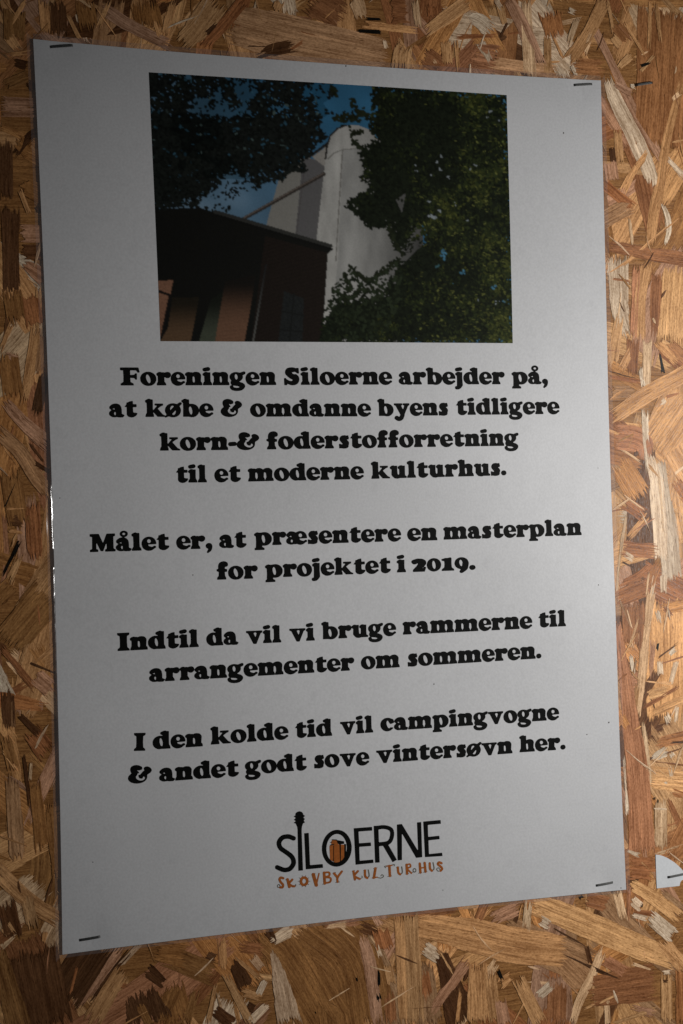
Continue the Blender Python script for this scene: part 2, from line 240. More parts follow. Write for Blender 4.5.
# ------------------------------------------------------------------ the board of pressed wood strands
PAL = {
    'P': (.98, .74, .51), 'TP': (.95, .61, .34), 'T': (.82, .435, .185), 'T2': (.86, .46, .190),
    'O': (.74, .340, .115), 'B': (.46, .185, .072), 'RB': (.58, .245, .090), 'MB': (.59, .265, .130),
    'M': (.65, .345, .20), 'MT': (.73, .39, .190), 'G': (.52, .285, .138), 'TN': (.73, .39, .168),
    'PM': (.86, .56, .34), 'OB': (.43, .200, .066), 'D': (.12, .050, .019), 'DB': (.19, .080, .031),
    'DB2': (.13, .055, .020), 'K': (.010, .008, .005),  # K paints the shade in gaps and pits as black flakes; D partly so
}
STRANDS = [["RB",190.5,249.5,36.8,182.8,175.0,31.6],["T2",178.7,-61.7,28.0,177.5,-124.5,27.9],["T2",196.2,45.9,34.8,171.9,17.1,17.2],["T2",189.0,114.5,13.4,187.1,96.0,17.1,185.0,72.2,17.1],["TN",165.1,-131.5,34.4,188.0,-167.2,34.7],["P",152.5,212.4,4.9,157.0,200.5,9.1,166.6,183.9,10.4,171.9,172.7,9.8,176.9,161.4,8.5,177.0,154.9,3.7],["M",144.4,239.7,5.4,159.4,211.4,5.5,167.1,196.8,6.1,178.0,179.4,6.7,184.3,169.8,4.9],["T",157.6,185.3,5.4,158.6,165.5,4.8],["M",152.4,168.3,8.4,153.8,156.9,8.4],["D",153.9,175.2,3.6,154.7,166.9,3.6],["B",162.3,176.1,3.6,167.2,163.8,3.7],["B",147.2,156.6,6.9,167.0,142.8,6.9],["T",198.3,212.9,4.8,189.1,186.5,5.4,185.1,171.1,5.7,182.1,155.9,6.6,178.2,143.2,7.2,175.1,124.1,6.0],["T",176.9,175.1,3.9,166.6,163.1,4.5,158.7,150.8,5.7],["P",186.3,171.5,3.0,198.2,160.9,4.8],["TP",191.1,201.9,2.2,196.9,206.5,2.7],["G",145.3,135.8,9.4,164.7,145.8,9.5],["TP",163.3,140.0,2.4,164.5,124.4,3.0],["P",183.0,148.6,3.1,186.8,136.1,4.2,183.9,123.9,2.4],["P",155.9,118.4,13.2,155.5,107.9,13.2,155.7,90.5,11.4,159.2,76.2,4.8],["B",151.3,106.1,2.1,162.6,105.2,2.1],["MB",166.5,115.5,5.4,162.6,74.1,4.8],["T",172.6,115.7,7.2,168.3,95.7,7.2,166.8,73.6,7.2],["B",178.6,111.6,7.3,177.3,95.8,7.3,176.0,76.4,4.2],["T",155.4,87.6,5.3,149.6,61.5,8.2],["T",163.2,72.0,4.6,154.3,57.9,4.6],["B",163.4,77.3,8.4,161.3,54.8,7.2],["B",148.4,123.5,6.4,165.0,121.4,7.0,181.5,119.1,8.0,200.2,117.2,8.6],["T",148.2,108.2,1.6,162.4,116.7,2.2,173.4,125.3,1.9,194.3,140.6,1.6],["TP",171.7,75.8,6.0,170.0,45.9,4.8],["T",175.9,74.8,5.2,190.7,61.2,5.3],["RB",185.0,73.3,5.8,195.7,64.4,7.0],["P",166.4,61.6,3.0,168.9,47.5,3.6],["B",146.4,55.8,2.6,167.9,52.7,2.6],["D",146.5,58.4,1.2,169.1,53.5,0.8],["G",149.1,47.5,7.3,162.2,47.5,6.3],["K",178.7,68.0,1.2,179.7,62.7,1.8,180.7,56.9,2.4],["T2",148.0,33.5,8.0,163.7,42.8,9.6,178.9,50.6,9.1,198.0,59.1,9.7],["P",178.3,41.2,2.8,182.1,43.8,3.3],["B",181.5,44.8,2.1,190.1,46.9,1.1],["MB",149.4,24.7,13.7,166.1,21.4,13.2,168.1,10.9,6.0],["O",151.9,11.1,13.9,164.9,-8.9,15.2],["P",149.8,19.5,1.1,156.3,16.3,2.2,165.7,10.4,1.1],["T2",171.7,10.8,6.9,181.1,2.3,6.9],["P",168.5,38.1,4.2,168.7,22.7,4.2,170.5,5.6,4.8],["RB",184.7,2.2,5.9,195.3,-10.7,9.4],["P",185.4,4.3,1.7,194.9,10.5,1.7],["T2",187.7,-15.8,7.3,190.7,-33.2,8.6],["P",169.5,16.1,5.4,173.8,1.4,8.5,174.6,-9.1,9.7,175.8,-40.6,8.5],["P",176.6,12.8,6.1,178.3,-6.1,8.5,180.1,-24.0,12.2,182.1,-52.4,12.2],["TP",174.7,10.8,3.0,176.4,-9.2,3.0,177.4,-30.2,3.0],["P",151.9,-3.9,1.1,160.1,-9.9,1.7,167.7,-14.7,1.1],["B",153.0,-8.6,7.7,168.2,-18.4,7.7],["B",150.8,-33.5,9.4,173.5,-36.3,8.4],["T",169.5,-15.8,4.5,156.4,-28.5,5.1],["P",153.1,-36.2,3.3,159.0,-40.0,3.8],["D",151.2,-40.3,1.3,160.0,-44.5,1.1],["TP",155.4,-15.5,2.4,151.4,-34.6,2.4,148.2,-56.2,1.8],["B",146.3,-60.3,7.4,166.9,-53.3,12.9],["RB",174.6,-40.6,5.9,166.8,-56.0,5.9],["B",149.5,-52.7,3.7,161.0,-48.4,4.5,170.3,-41.5,3.4],["P",167.7,-46.6,1.8,165.4,-61.1,1.8],["P",171.3,-48.8,2.4,168.4,-61.2,2.4],["P",176.7,-48.0,4.9,176.3,-58.4,3.6],["O",173.6,-66.7,5.3,192.0,-64.4,7.4],["B",158.2,-60.8,15.6,157.2,-86.7,13.2],["G",149.3,-59.4,2.3,156.4,-75.3,1.2],["P",153.8,-64.8,0.9,156.4,-75.3,0.9],["TP",169.2,-55.0,6.0,165.1,-77.3,5.4,161.6,-101.3,5.4,158.3,-120.6,3.6],["TP",154.8,-87.1,3.6,162.0,-70.3,4.2],["P",155.3,-89.2,2.4,156.7,-99.7,2.4],["G",158.8,-91.0,1.8,156.1,-101.2,1.8],["T",160.2,-102.5,4.8,157.2,-119.0,5.4],["P",171.8,-66.6,3.0,173.4,-73.0,3.0],["B",176.1,-64.7,3.5,180.7,-71.2,3.5],["M",169.1,-82.2,3.6,166.8,-102.9,3.6],["P",172.6,-92.8,3.6,172.9,-101.2,3.6],["K",172.2,-82.8,1.8,171.0,-88.5,1.8],["D",170.8,-92.2,1.4,184.5,-84.5,1.4],["P",177.5,-91.0,2.3,183.2,-87.1,2.8],["P",178.8,-105.2,3.0,182.9,-93.4,3.6],["T2",164.7,-110.6,5.3,176.9,-108.7,5.3],["T",161.4,-103.1,2.1,181.8,-106.2,2.1],["B",162.0,-117.2,2.7,184.2,-107.1,2.2],["T2",165.5,-120.5,4.9,191.4,-112.8,5.5],["P",175.2,-121.2,3.5,177.4,-125.5,4.1],["P",182.6,-117.0,2.4,181.1,-125.8,2.4],["TP",161.2,-122.3,3.0,162.9,-142.7,4.2,164.6,-161.6,2.4],["RB",167.3,-136.3,6.4,190.6,-133.2,8.0],["D",177.0,-136.0,1.6,189.2,-136.6,1.6],["D",177.8,-132.3,1.6,180.2,-133.0,1.6],["P",166.5,-143.5,3.8,175.0,-140.5,6.0],["P",177.4,-141.2,2.9,179.1,-144.5,3.5],["T2",164.3,-153.3,12.4,189.6,-157.9,13.6],["P",176.6,-148.5,2.4,177.5,-154.8,2.4],["B",164.6,-145.0,1.3,188.7,-149.4,1.6],["P",172.6,-156.5,2.7,175.0,-158.3,2.7],["RB",177.3,-162.1,4.2,184.5,-164.8,4.2],["TP",170.5,-164.7,7.3,169.4,-192.8,9.1],["B",174.7,-166.1,4.1,182.6,-182.5,4.7],["B",167.5,-179.8,1.6,187.6,-177.7,1.6],["K",165.3,-165.3,1.9,168.1,-164.2,1.1],["K",168.7,-164.5,1.2,168.8,-168.2,1.2],["RB",188.9,-177.8,13.3,174.7,-197.4,8.4],["TP",165.2,-193.9,2.7,183.5,-190.9,2.2],["MB",148.2,-71.8,3.0,150.3,-90.5,6.5,153.0,-111.9,8.9,154.3,-128.1,11.2,156.2,-140.7,13.1,157.8,-165.7,14.9,158.0,-193.2,16.7],["O",148.2,-119.9,5.1,152.1,-126.9,4.6],["P",149.2,-140.7,1.2,150.4,-171.8,2.4],["P",148.6,-189.8,1.5,156.8,-193.6,3.1],["B",148.2,-198.5,13.3,167.3,-201.4,12.4],["O",156.5,-200.9,4.2,164.7,-206.9,4.3],["T",156.6,-196.7,2.2,164.7,-204.8,2.2],["T2",150.9,-207.6,6.3,164.9,-216.2,8.0,180.8,-228.9,8.1],["P",151.1,-215.9,5.3,156.9,-220.6,5.3],["B",152.1,-222.2,3.1,164.6,-224.5,2.6],["MB",150.1,-205.4,3.0,148.6,-227.0,3.0],["G",168.7,-213.0,3.7,183.4,-224.4,4.3],["K",157.0,-218.0,1.8,156.9,-221.1,1.2],["G",74.6,-222.9,16.8,125.2,-247.9,20.2],["T2",92.0,-210.7,12.0,128.3,-227.8,13.7,152.0,-239.5,13.3,176.3,-250.3,10.3],["B",124.2,-212.5,7.1,136.9,-216.9,9.1],["TP",142.5,-209.8,5.8,146.0,-226.2,5.2],["K",120.8,-210.1,2.2,121.8,-212.8,3.9],["P",161.6,-225.2,8.0,176.8,-238.4,9.1],["P",150.9,-223.6,2.6,160.3,-226.7,3.1],["T",167.1,-238.3,8.7,184.6,-257.0,8.8],["G",103.7,-235.3,13.5,124.9,-256.6,17.8],["D",104.6,-225.2,0.5,115.9,-232.1,1.8,123.3,-237.0,0.5],["D",123.3,-236.0,3.4,125.8,-246.5,2.9],["B",123.6,-260.0,15.5,164.5,-259.8,20.0],["MB",134.1,-244.9,6.2,145.6,-252.4,6.2],["TP",133.1,-238.6,5.9,126.2,-252.2,5.9,118.2,-265.0,5.3,113.7,-276.1,4.7],["D",104.2,-236.2,0.5,118.4,-243.6,2.0,129.8,-250.0,2.5,143.1,-256.0,0.5],["T",120.3,-268.8,2.2,139.3,-263.5,2.2],["P",150.5,-248.6,2.0,161.7,-253.3,1.0],["M",107.8,-247.9,12.7,107.9,-275.4,13.8],["TP",134.5,-265.5,3.5,134.6,-278.8,3.5],["T",137.0,-278.1,3.2,165.8,-273.5,3.3],["M",149.1,-271.4,4.1,162.6,-276.2,5.1],["T",170.7,-255.4,7.3,169.6,-283.3,7.9],["D",167.5,-259.7,1.5,171.4,-260.4,1.8],["P",167.6,-255.5,2.1,173.7,-255.7,2.6],["RB",178.6,-253.2,6.1,179.3,-284.6,8.5],["B",102.5,-266.6,9.3,98.2,-276.1,8.1],["TN",26.5,-214.7,10.7,57.9,-223.6,16.7,85.5,-232.2,18.9,112.8,-238.3,16.1],["B",36.4,-209.9,6.0,52.9,-209.6,5.0],["T",54.0,-208.7,4.0,64.0,-208.3,5.1],["B",62.5,-217.1,5.0,67.3,-208.1,5.1],["M",70.3,-217.5,7.4,87.4,-212.3,8.5],["D",82.6,-220.8,2.8,86.2,-213.1,2.3],["TP",89.2,-224.6,5.1,91.4,-210.2,4.6],["P",97.3,-220.4,5.1,102.9,-224.0,5.1],["D",41.2,-229.2,6.4,53.0,-268.3,18.2],["G",32.9,-233.2,7.5,35.6,-266.0,14.0],["T",41.2,-229.2,2.1,48.4,-242.4,2.1],["M",35.3,-259.6,4.9,46.1,-247.1,7.2,56.9,-235.9,6.6],["P",33.6,-228.3,5.4,40.0,-234.0,4.9],["DB",57.3,-240.0,2.8,53.8,-246.5,2.2],["TN",61.8,-237.5,10.0,61.8,-269.4,15.6],["T",52.1,-247.8,2.2,49.2,-267.8,2.8],["T",68.3,-242.3,6.7,70.7,-270.5,7.8],["K",72.8,-242.3,1.6,75.4,-248.6,1.9],["T",73.6,-250.4,6.6,80.5,-246.2,4.4],["T",83.8,-248.1,7.0,96.5,-273.9,8.6],["P",94.8,-259.0,5.0,103.0,-253.9,5.6],["M",73.4,-257.9,6.6,75.7,-271.2,7.7],["B",106.5,-252.8,11.6,104.5,-274.9,11.6],["T",20.3,-209.6,6.4,21.1,-264.1,7.0],["TN",26.2,-208.8,8.1,27.5,-265.0,9.7],["B",31.1,-237.9,7.5,33.9,-253.0,7.5],["P",32.6,-226.2,5.9,39.0,-230.9,5.4],["OB",-32.2,-208.8,19.0,-9.6,-230.6,36.0,-2.8,-263.0,41.3],["OB",-51.5,-209.1,14.2,-37.8,-224.9,19.4,-18.4,-261.0,29.5],["MB",-21.9,-209.9,4.9,-0.9,-207.4,9.9],["TP",-18.8,-211.7,2.9,-7.4,-211.5,4.9],["D",-16.4,-246.7,4.2,-11.3,-249.3,5.2],["K",-3.8,-236.7,1.3,-3.3,-240.1,1.0],["K",-25.8,-250.9,1.0,-25.4,-252.4,0.8],["M",-0.2,-217.2,5.2,3.5,-232.2,7.3,6.7,-262.3,6.8],["B",9.4,-215.8,8.3,12.2,-225.9,9.4],["P",4.0,-217.6,0.8,7.0,-222.8,1.0],["P",7.5,-222.9,2.1,9.5,-229.0,2.6],["K",8.2,-235.2,1.6,8.2,-243.0,2.1],["K",7.3,-246.8,2.6,8.2,-250.3,2.6],["T",13.0,-233.3,4.2,14.8,-243.3,4.7],["B",13.7,-245.6,6.4,14.1,-263.2,6.4],["PM",-46.8,-218.2,2.0,-43.2,-233.9,8.0,-38.9,-256.4,13.5],["P",-46.7,-215.3,4.5,-35.3,-209.9,8.1],["D",-48.5,-209.4,4.8,-44.7,-217.0,2.9],["B",-63.8,-215.3,6.1,-49.8,-218.8,5.6],["D",-66.0,-222.6,5.7,-60.4,-234.6,8.6],["DB",-80.2,-217.7,5.5,-74.9,-221.6,6.4],["OB",-99.7,-215.4,10.0,-75.1,-227.7,11.9],["OB",-97.7,-229.7,14.3,-93.5,-249.3,14.3],["T",-71.5,-209.2,5.0,-71.1,-225.8,4.5],["PM",-56.9,-220.8,4.7,-51.6,-228.1,3.8],["T",-70.6,-227.3,3.8,-58.0,-253.9,4.3],["T",-64.9,-220.9,2.8,-51.3,-233.8,2.8],["T",-62.5,-237.2,4.2,-52.6,-241.3,3.7],["P",-50.3,-232.5,3.6,-54.5,-240.1,3.6],["P",-49.6,-244.5,4.1,-58.9,-251.9,4.6],["D",-60.7,-243.6,4.6,-55.8,-246.6,3.7],["T",-75.2,-230.0,3.0,-79.8,-251.1,3.5],["OB",-85.1,-233.5,5.0,-90.5,-249.7,4.0],["DB",-76.1,-244.0,5.5,-66.5,-252.8,6.4],["D",-130.4,-205.0,17.5,-149.9,-230.2,19.2],["DB",-112.2,-230.2,14.1,-107.9,-247.5,23.5],["M",-120.1,-208.9,5.9,-130.9,-221.0,6.8,-142.6,-234.7,5.8],["PM",-111.5,-209.0,2.9,-121.4,-218.0,2.9],["D",-116.4,-212.1,2.9,-135.9,-231.9,2.9],["TN",-119.5,-219.2,7.8,-136.3,-242.9,9.7],["OB",-106.8,-212.3,9.2,-87.6,-216.8,13.9],["D",-108.1,-221.4,7.2,-100.1,-229.4,4.5],["OB",-95.3,-230.0,7.0,-103.1,-248.1,7.0],["OB",-112.4,-237.1,4.6,-107.9,-247.5,3.7],["B",-141.1,-215.3,1.4,-145.2,-228.5,1.9],["G",-168.8,-126.0,6.8,-167.7,-165.5,8.2],["OB",-158.4,-129.1,5.5,-155.7,-162.1,7.3],["OB",-151.8,-138.8,5.5,-149.2,-175.5,5.5],["DB",-163.0,-205.9,25.3,-157.2,-242.9,27.2],["DB",-173.7,-182.1,8.9,-169.7,-200.6,8.9],["TN",-178.2,-167.2,7.8,-163.7,-182.7,7.9,-147.9,-194.8,7.1],["TN",-164.1,-180.8,7.2,-161.3,-197.0,6.3],["T",-155.4,-197.7,2.8,-157.0,-204.3,1.9],["T",-174.5,-193.3,6.1,-171.0,-198.2,4.4],["OB",-177.5,-204.2,7.1,-168.6,-241.4,12.5],["D",-163.1,-116.0,2.3,-162.1,-128.8,1.8,-161.1,-143.9,1.4],["TP",-159.8,-120.4,1.6,-160.7,-129.9,1.4],["T",-173.9,-113.0,2.2,-166.1,-124.9,1.8],["B",-160.0,-106.3,9.0,-151.2,-118.3,10.8],["OB",-171.5,-107.7,4.5,-167.9,-123.9,6.3],["OB",-169.8,-67.1,16.5,-148.9,-43.9,18.5],["OB",-173.8,-46.5,8.2,-166.3,-40.0,8.2],["B",-172.6,-67.4,3.1,-155.8,-89.2,3.6],["T",-159.8,-66.7,2.3,-163.7,-76.9,1.8],["M",-157.0,-81.4,8.1,-149.3,-88.7,8.1],["D",-159.1,-75.8,1.4,-146.8,-81.5,0.9],["DB",-169.5,-87.5,6.4,-169.1,-105.6,6.4],["G",-167.4,-92.1,1.8,-167.3,-104.9,2.3],["P",-162.1,-99.8,0.7,-158.8,-96.3,0.7],["D",-164.4,-99.2,2.7,-155.5,-108.9,3.6],["OB",-165.7,12.3,10.1,-161.9,-15.1,11.0],["B",-156.0,-1.6,7.4,-155.0,-29.0,8.3],["G",-171.1,30.1,7.3,-160.9,20.4,7.8,-153.4,8.4,7.9,-146.7,-0.4,6.5],["M",-167.9,44.6,4.6,-158.2,33.2,6.9,-146.0,22.5,8.4],["K",-162.6,7.7,0.9,-169.4,-6.3,1.4],["T",-168.5,-5.4,1.1,-158.8,-4.7,1.6],["T",-167.4,-15.4,1.8,-160.1,-16.5,1.4],["DB",-165.4,-10.5,5.5,-160.0,-11.5,4.6],["K",-161.8,-19.7,1.8,-170.7,-36.2,1.8],["T",-161.3,-25.2,3.7,-167.7,-39.5,4.1],["DB",-157.0,25.8,1.9,-148.2,12.9,1.9],["D",-154.6,15.7,2.3,-147.3,11.1,1.9],["T",-151.3,78.5,5.1,-154.1,62.4,6.0,-158.4,41.8,3.7],["G",-148.1,76.2,3.7,-151.5,55.6,4.6],["D",-147.8,57.0,5.5,-153.0,35.9,5.5],["OB",-165.0,66.9,10.1,-162.9,44.1,10.1],["M",-166.4,64.6,3.7,-160.5,62.4,4.6],["T",-161.8,81.6,2.7,-168.7,66.0,2.7],["OB",-162.3,94.3,9.2,-160.1,78.4,10.2],["DB",-162.1,133.2,9.2,-162.4,93.4,8.3],["M",-157.4,120.5,8.3,-145.9,120.4,8.8],["DB",-157.2,111.8,7.3,-146.1,112.1,7.4],["M",-156.0,106.4,3.8,-146.5,100.2,9.5],["P",-155.7,100.4,0.9,-149.4,96.0,0.9],["B",-154.1,92.2,7.5,-151.8,78.5,8.4],["T",-149.4,96.9,3.2,-151.9,73.9,3.7],["M",-166.3,178.2,10.1,-146.9,178.4,9.3],["OB",-157.6,163.1,6.7,-151.2,158.8,10.5],["D",-148.2,168.2,3.5,-154.3,162.8,4.4,-159.6,155.2,3.5],["OB",-156.3,142.5,7.5,-146.3,138.4,9.5],["T",-157.3,140.2,2.4,-153.0,128.9,2.4],["D",-150.1,133.6,1.9,-147.9,129.6,2.9],["DB",-163.5,162.8,7.4,-163.9,135.4,7.3],["M",-114.9,227.0,7.9,-103.1,219.9,6.9,-81.9,211.0,6.0],["OB",-95.4,232.2,14.9,-93.4,218.2,13.9],["OB",-157.2,222.8,10.1,-158.0,208.9,9.2],["T",-152.0,227.8,2.6,-158.7,217.1,2.2],["T",-160.7,211.0,5.8,-156.3,204.5,3.9],["T",-143.6,228.4,6.6,-142.7,210.9,5.7],["DB",-137.0,228.9,7.6,-136.6,211.4,8.5],["T",-132.5,222.3,2.0,-127.2,211.1,2.5],["OB",-124.8,229.9,9.7,-122.3,216.1,9.7],["T",-163.8,201.2,2.7,-149.0,204.1,2.3],["D",-158.3,198.8,3.8,-151.9,197.4,4.7],["OB",-162.8,188.0,5.3,-151.1,193.3,5.4],["D",-152.1,191.0,3.9,-148.6,185.7,3.9],["P",-127.6,230.6,1.5,-121.1,226.5,1.5],["T",-112.4,230.9,2.8,-118.5,216.4,2.8],["MT",-53.7,224.0,19.8,-18.1,218.8,23.0,29.3,213.3,17.4],["B",-12.1,240.8,21.0,5.9,231.4,12.7],["TP",12.1,241.7,8.8,15.0,232.1,6.6],["T",6.2,241.2,1.9,-4.6,231.1,1.4],["T",-27.8,237.6,5.0,-30.0,231.6,5.0],["TN",-59.3,235.1,13.1,-70.3,220.9,12.1,-78.5,211.7,7.4],["B",-45.7,237.1,6.6,-55.7,224.8,6.5,-67.5,212.5,6.5],["D",-66.4,217.8,2.8,-60.7,223.5,1.9],["T",-81.7,234.3,3.9,-86.7,214.9,3.8],["T",-91.3,223.1,2.0,-88.7,214.8,2.5],["DB2",-40.5,209.1,2.3,-32.7,213.0,6.2,-20.2,216.3,7.2],["B",-23.4,213.6,1.4,-16.0,218.5,1.9],["B",-17.9,222.8,0.8,19.9,218.6,0.8],["D",-44.9,214.1,0.7,-34.7,214.3,0.7],["T",14.9,229.1,4.5,46.1,227.9,3.6],["TP",44.0,244.7,5.0,45.6,228.4,5.0],["B",30.2,237.2,13.2,39.9,236.9,11.2],["TN",37.2,221.8,9.7,35.1,206.7,11.9],["B",48.5,216.0,10.9,56.5,211.1,9.8],["B",53.2,241.5,5.6,54.1,235.0,6.7],["K",17.1,231.7,1.7,26.2,232.2,1.5],["K",12.6,225.5,2.0,26.0,225.9,2.5],["P",26.4,223.0,1.7,27.9,217.1,2.8],["T",60.3,224.4,5.6,61.0,211.4,5.6],["MB",73.4,217.7,12.4,90.3,216.3,15.7],["MT",84.6,214.9,7.3,124.6,212.4,7.4],["T",48.3,227.1,5.4,60.2,235.5,7.9,74.4,245.6,9.0],["P",71.3,236.3,3.1,78.6,235.8,8.4,87.4,229.9,10.1],["P",79.3,225.2,6.3,85.1,215.0,2.9],["B",65.4,226.3,3.5,90.7,229.1,2.0],["T",65.9,224.8,2.3,67.0,208.7,2.3],["T",91.3,244.4,4.6,93.8,234.4,3.5],["K",49.7,219.6,1.1,50.2,217.7,1.1],["P",53.3,213.9,1.7,54.4,211.9,1.7],["P",88.6,247.8,2.9,92.3,242.5,2.9],["RB",119.9,244.1,14.2,122.9,228.8,10.7],["TP",106.3,249.2,5.8,107.1,208.2,8.1],["M",96.0,249.4,6.4,105.1,232.7,8.8,113.6,213.8,8.3],["D",95.5,236.1,1.6,90.7,227.6,1.1],["T",118.3,231.6,4.7,117.5,208.9,4.7],["T",121.2,230.8,1.8,127.2,218.8,1.8],["P",130.5,245.4,3.4,135.1,243.7,2.8],["TP",136.2,242.7,4.0,129.8,226.7,3.4],["T",153.2,252.9,7.8,141.2,232.7,7.6,130.1,217.9,7.6],["TP",144.9,236.6,3.4,137.3,222.6,7.3],["RB",132.3,216.0,8.4,151.2,216.2,9.5],["P",131.2,217.0,2.4,134.5,211.0,2.4],["T",156.0,233.8,4.8,161.8,227.4,4.8],["T",154.4,253.0,3.0,157.2,233.9,3.0],["RB",158.0,239.2,7.2,165.6,231.8,7.2],["T",162.9,242.1,2.4,177.3,222.1,2.5],["T",167.7,224.1,4.8,159.0,216.7,3.2],["T",180.4,255.6,3.0,178.1,227.5,2.4],["T",183.4,254.2,3.1,185.5,231.1,2.5],["T",172.2,215.5,2.2,181.6,225.1,2.2],["K",172.3,218.4,2.1,178.4,220.6,1.3],["M",156.3,208.2,2.8,166.9,204.1,5.1],["P",165.9,208.8,2.9,169.4,206.9,2.9]]
rng = random.Random(11)

class StrandMesh:
    def __init__(s): s.v = []; s.f = []; s.c = []; s.g = []; s.e = []
    def strand(s, pts, colour, y0, tilt, ragged, fray=1.0):
        """pts: list of (x, z, width) in mm; y0: height above the board in mm"""
        # resample the centre line
        P = [np.array(p, float) for p in pts]
        if len(P) > 2:
            Q = [2 * P[0] - P[1]] + P + [2 * P[-1] - P[-2]]
            out = []
            for i in range(1, len(Q) - 2):
                for t in np.linspace(0, 1, 6, endpoint=False):
                    out.append(.5 * ((2 * Q[i]) + (Q[i + 1] - Q[i - 1]) * t + (2 * Q[i - 1] - 5 * Q[i] + 4 * Q[i + 1] - Q[i + 2]) * t * t
                                     + (3 * Q[i] - Q[i - 1] - 3 * Q[i + 1] + Q[i + 2]) * t ** 3))
            out.append(P[-1]); P = out
        else:
            L = np.hypot(*(P[1] - P[0])[:2]); n = max(4, min(16, int(L / 5)))
            P = [P[0] + (P[1] - P[0]) * t for t in np.linspace(0, 1, n + 1)]
        n = len(P); wmax = max(p[2] for p in P)
        m = 3 if wmax < 2.2 else (7 if wmax > 7 else 5)
        jag0 = [rng.uniform(-1, 1) * ragged * min(wmax, 8) for _ in range(m)]
        jag1 = [rng.uniform(-1, 1) * ragged * min(wmax, 8) for _ in range(m)]
        gu, gv, gw = rng.uniform(0, 9e2), rng.uniform(0, 9e2), rng.uniform(0, 50)
        base = len(s.v); u = 0.0
        wl = wr = 0.0
        curl = rng.uniform(-.008, .008)
        LT = sum(np.hypot(*(P[i] - P[i - 1])[:2]) for i in range(1, n))
        if LT < 14: fray *= .35
        for i, p in enumerate(P):
            d = P[min(i + 1, n - 1)][:2] - P[max(i - 1, 0)][:2]
            d = d / (np.hypot(*d) + 1e-9); nn = np.array([-d[1], d[0]])
            if i: u += np.hypot(*(p - P[i - 1])[:2])
            wl = .6 * wl + rng.uniform(-.035, .035); wr = .6 * wr + rng.uniform(-.035, .035)
            for k in range(m):
                a = -1 + 2 * k / (m - 1)
                off = a * p[2] / 2 * (1 + (wl if a < 0 else wr))
                j = 0.0
                if i == 0: j = -jag0[k]
                if i == n - 1: j = jag1[k]
                q = p[:2] + nn * off + d * j
                s.v.append((q[0], y0 + tilt * off + curl * (a * a - .4), q[1])); s.c.append(colour); s.g.append((u + j + gu, off + gv, gw))
                s.e.append(((1 - abs(a)) * p[2] / 2, min(u, LT - u), fray))
        for i in range(n - 1):
            for k in range(m - 1):
                a = base + i * m + k
                s.f.append((a, a + 1, a + m + 1, a + m))

sm = StrandMesh()
BX0, BX1, BZ0, BZ1 = -330., 430., -390., 390.
codes = ['P', 'TP', 'T', 'T', 'T2', 'O', 'O', 'B', 'B', 'RB', 'MB', 'M', 'G', 'TN', 'OB', 'OB', 'DB', 'T2', 'TN']
def vary(c):
    k = rng.uniform(.86, 1.14); w = rng.uniform(-.05, .05)
    return (c[0] * k * (1 + w), c[1] * k, c[2] * k * (1 - w))
NR = 1500
for i in range(NR):
    x, z = rng.uniform(BX0, BX1), rng.uniform(BZ0, BZ1)
    a = rng.gauss(math.pi / 2, .75) if rng.random() < .7 else rng.uniform(0, math.pi)
    big = rng.random() < .45
    L = rng.uniform(45, 110) if big else rng.uniform(14, 50)
    w = rng.uniform(8, 24) if big else rng.uniform(2, 9)
    dx, dz = math.cos(a) * L / 2, math.sin(a) * L / 2
    b = rng.uniform(-.06, .06) * L
    w0, w1 = w * rng.uniform(.5, 1), w * rng.uniform(.5, 1)
    sm.strand([(x - dx, z - dz, w0), (x - b * math.sin(a), z + b * math.cos(a), w), (x + dx, z + dz, w1)],
              vary(PAL[rng.choice(codes)]), .02 + .14 * i / NR, rng.uniform(-.006, .006), .35)
for i, row in enumerate(STRANDS):
    pts = [tuple(row[j:j + 3]) for j in range(1, len(row), 3)]
    w = max(p[2] for p in pts)
    code = row[0]
    if code == 'P' and w < 2.4: code = 'TP'
    hgt = .17 + .0006 * i
    if code == 'K': hgt += .03
    sm.strand(pts, vary(PAL[code]) if code != 'K' else PAL['K'], hgt, rng.uniform(-.02, .02) / max(w, 3), .22 if w > 3 else .4)

# thin slivers and torn fibres pressed in among the flakes
for i in range(700):
    x, z = rng.uniform(BX0, BX1), rng.uniform(BZ0, BZ1)
    if i % 2: x = rng.uniform(-200, 215); z = rng.uniform(-260, 260)
    a = rng.gauss(math.pi / 2, .8); L = rng.uniform(4, 24); w = rng.uniform(.5, 1.6)
    dx, dz = math.cos(a) * L / 2, math.sin(a) * L / 2
    sm.strand([(x - dx, z - dz, w * .4), (x + rng.uniform(-.05, .05) * L, z, w), (x + dx, z + dz, w * .4)],
              vary(PAL[rng.choice(['TP', 'P', 'T', 'T2', 'B', 'MB', 'PM', 'TN', 'OB', 'T', 'TP', 'DB'])]), rng.uniform(.20, .40), 0.0, .3, .5)

V = np.array(sm.v); V = np.stack([V[:, 0], -V[:, 1], V[:, 2]], 1) * MM
F = list(sm.f)
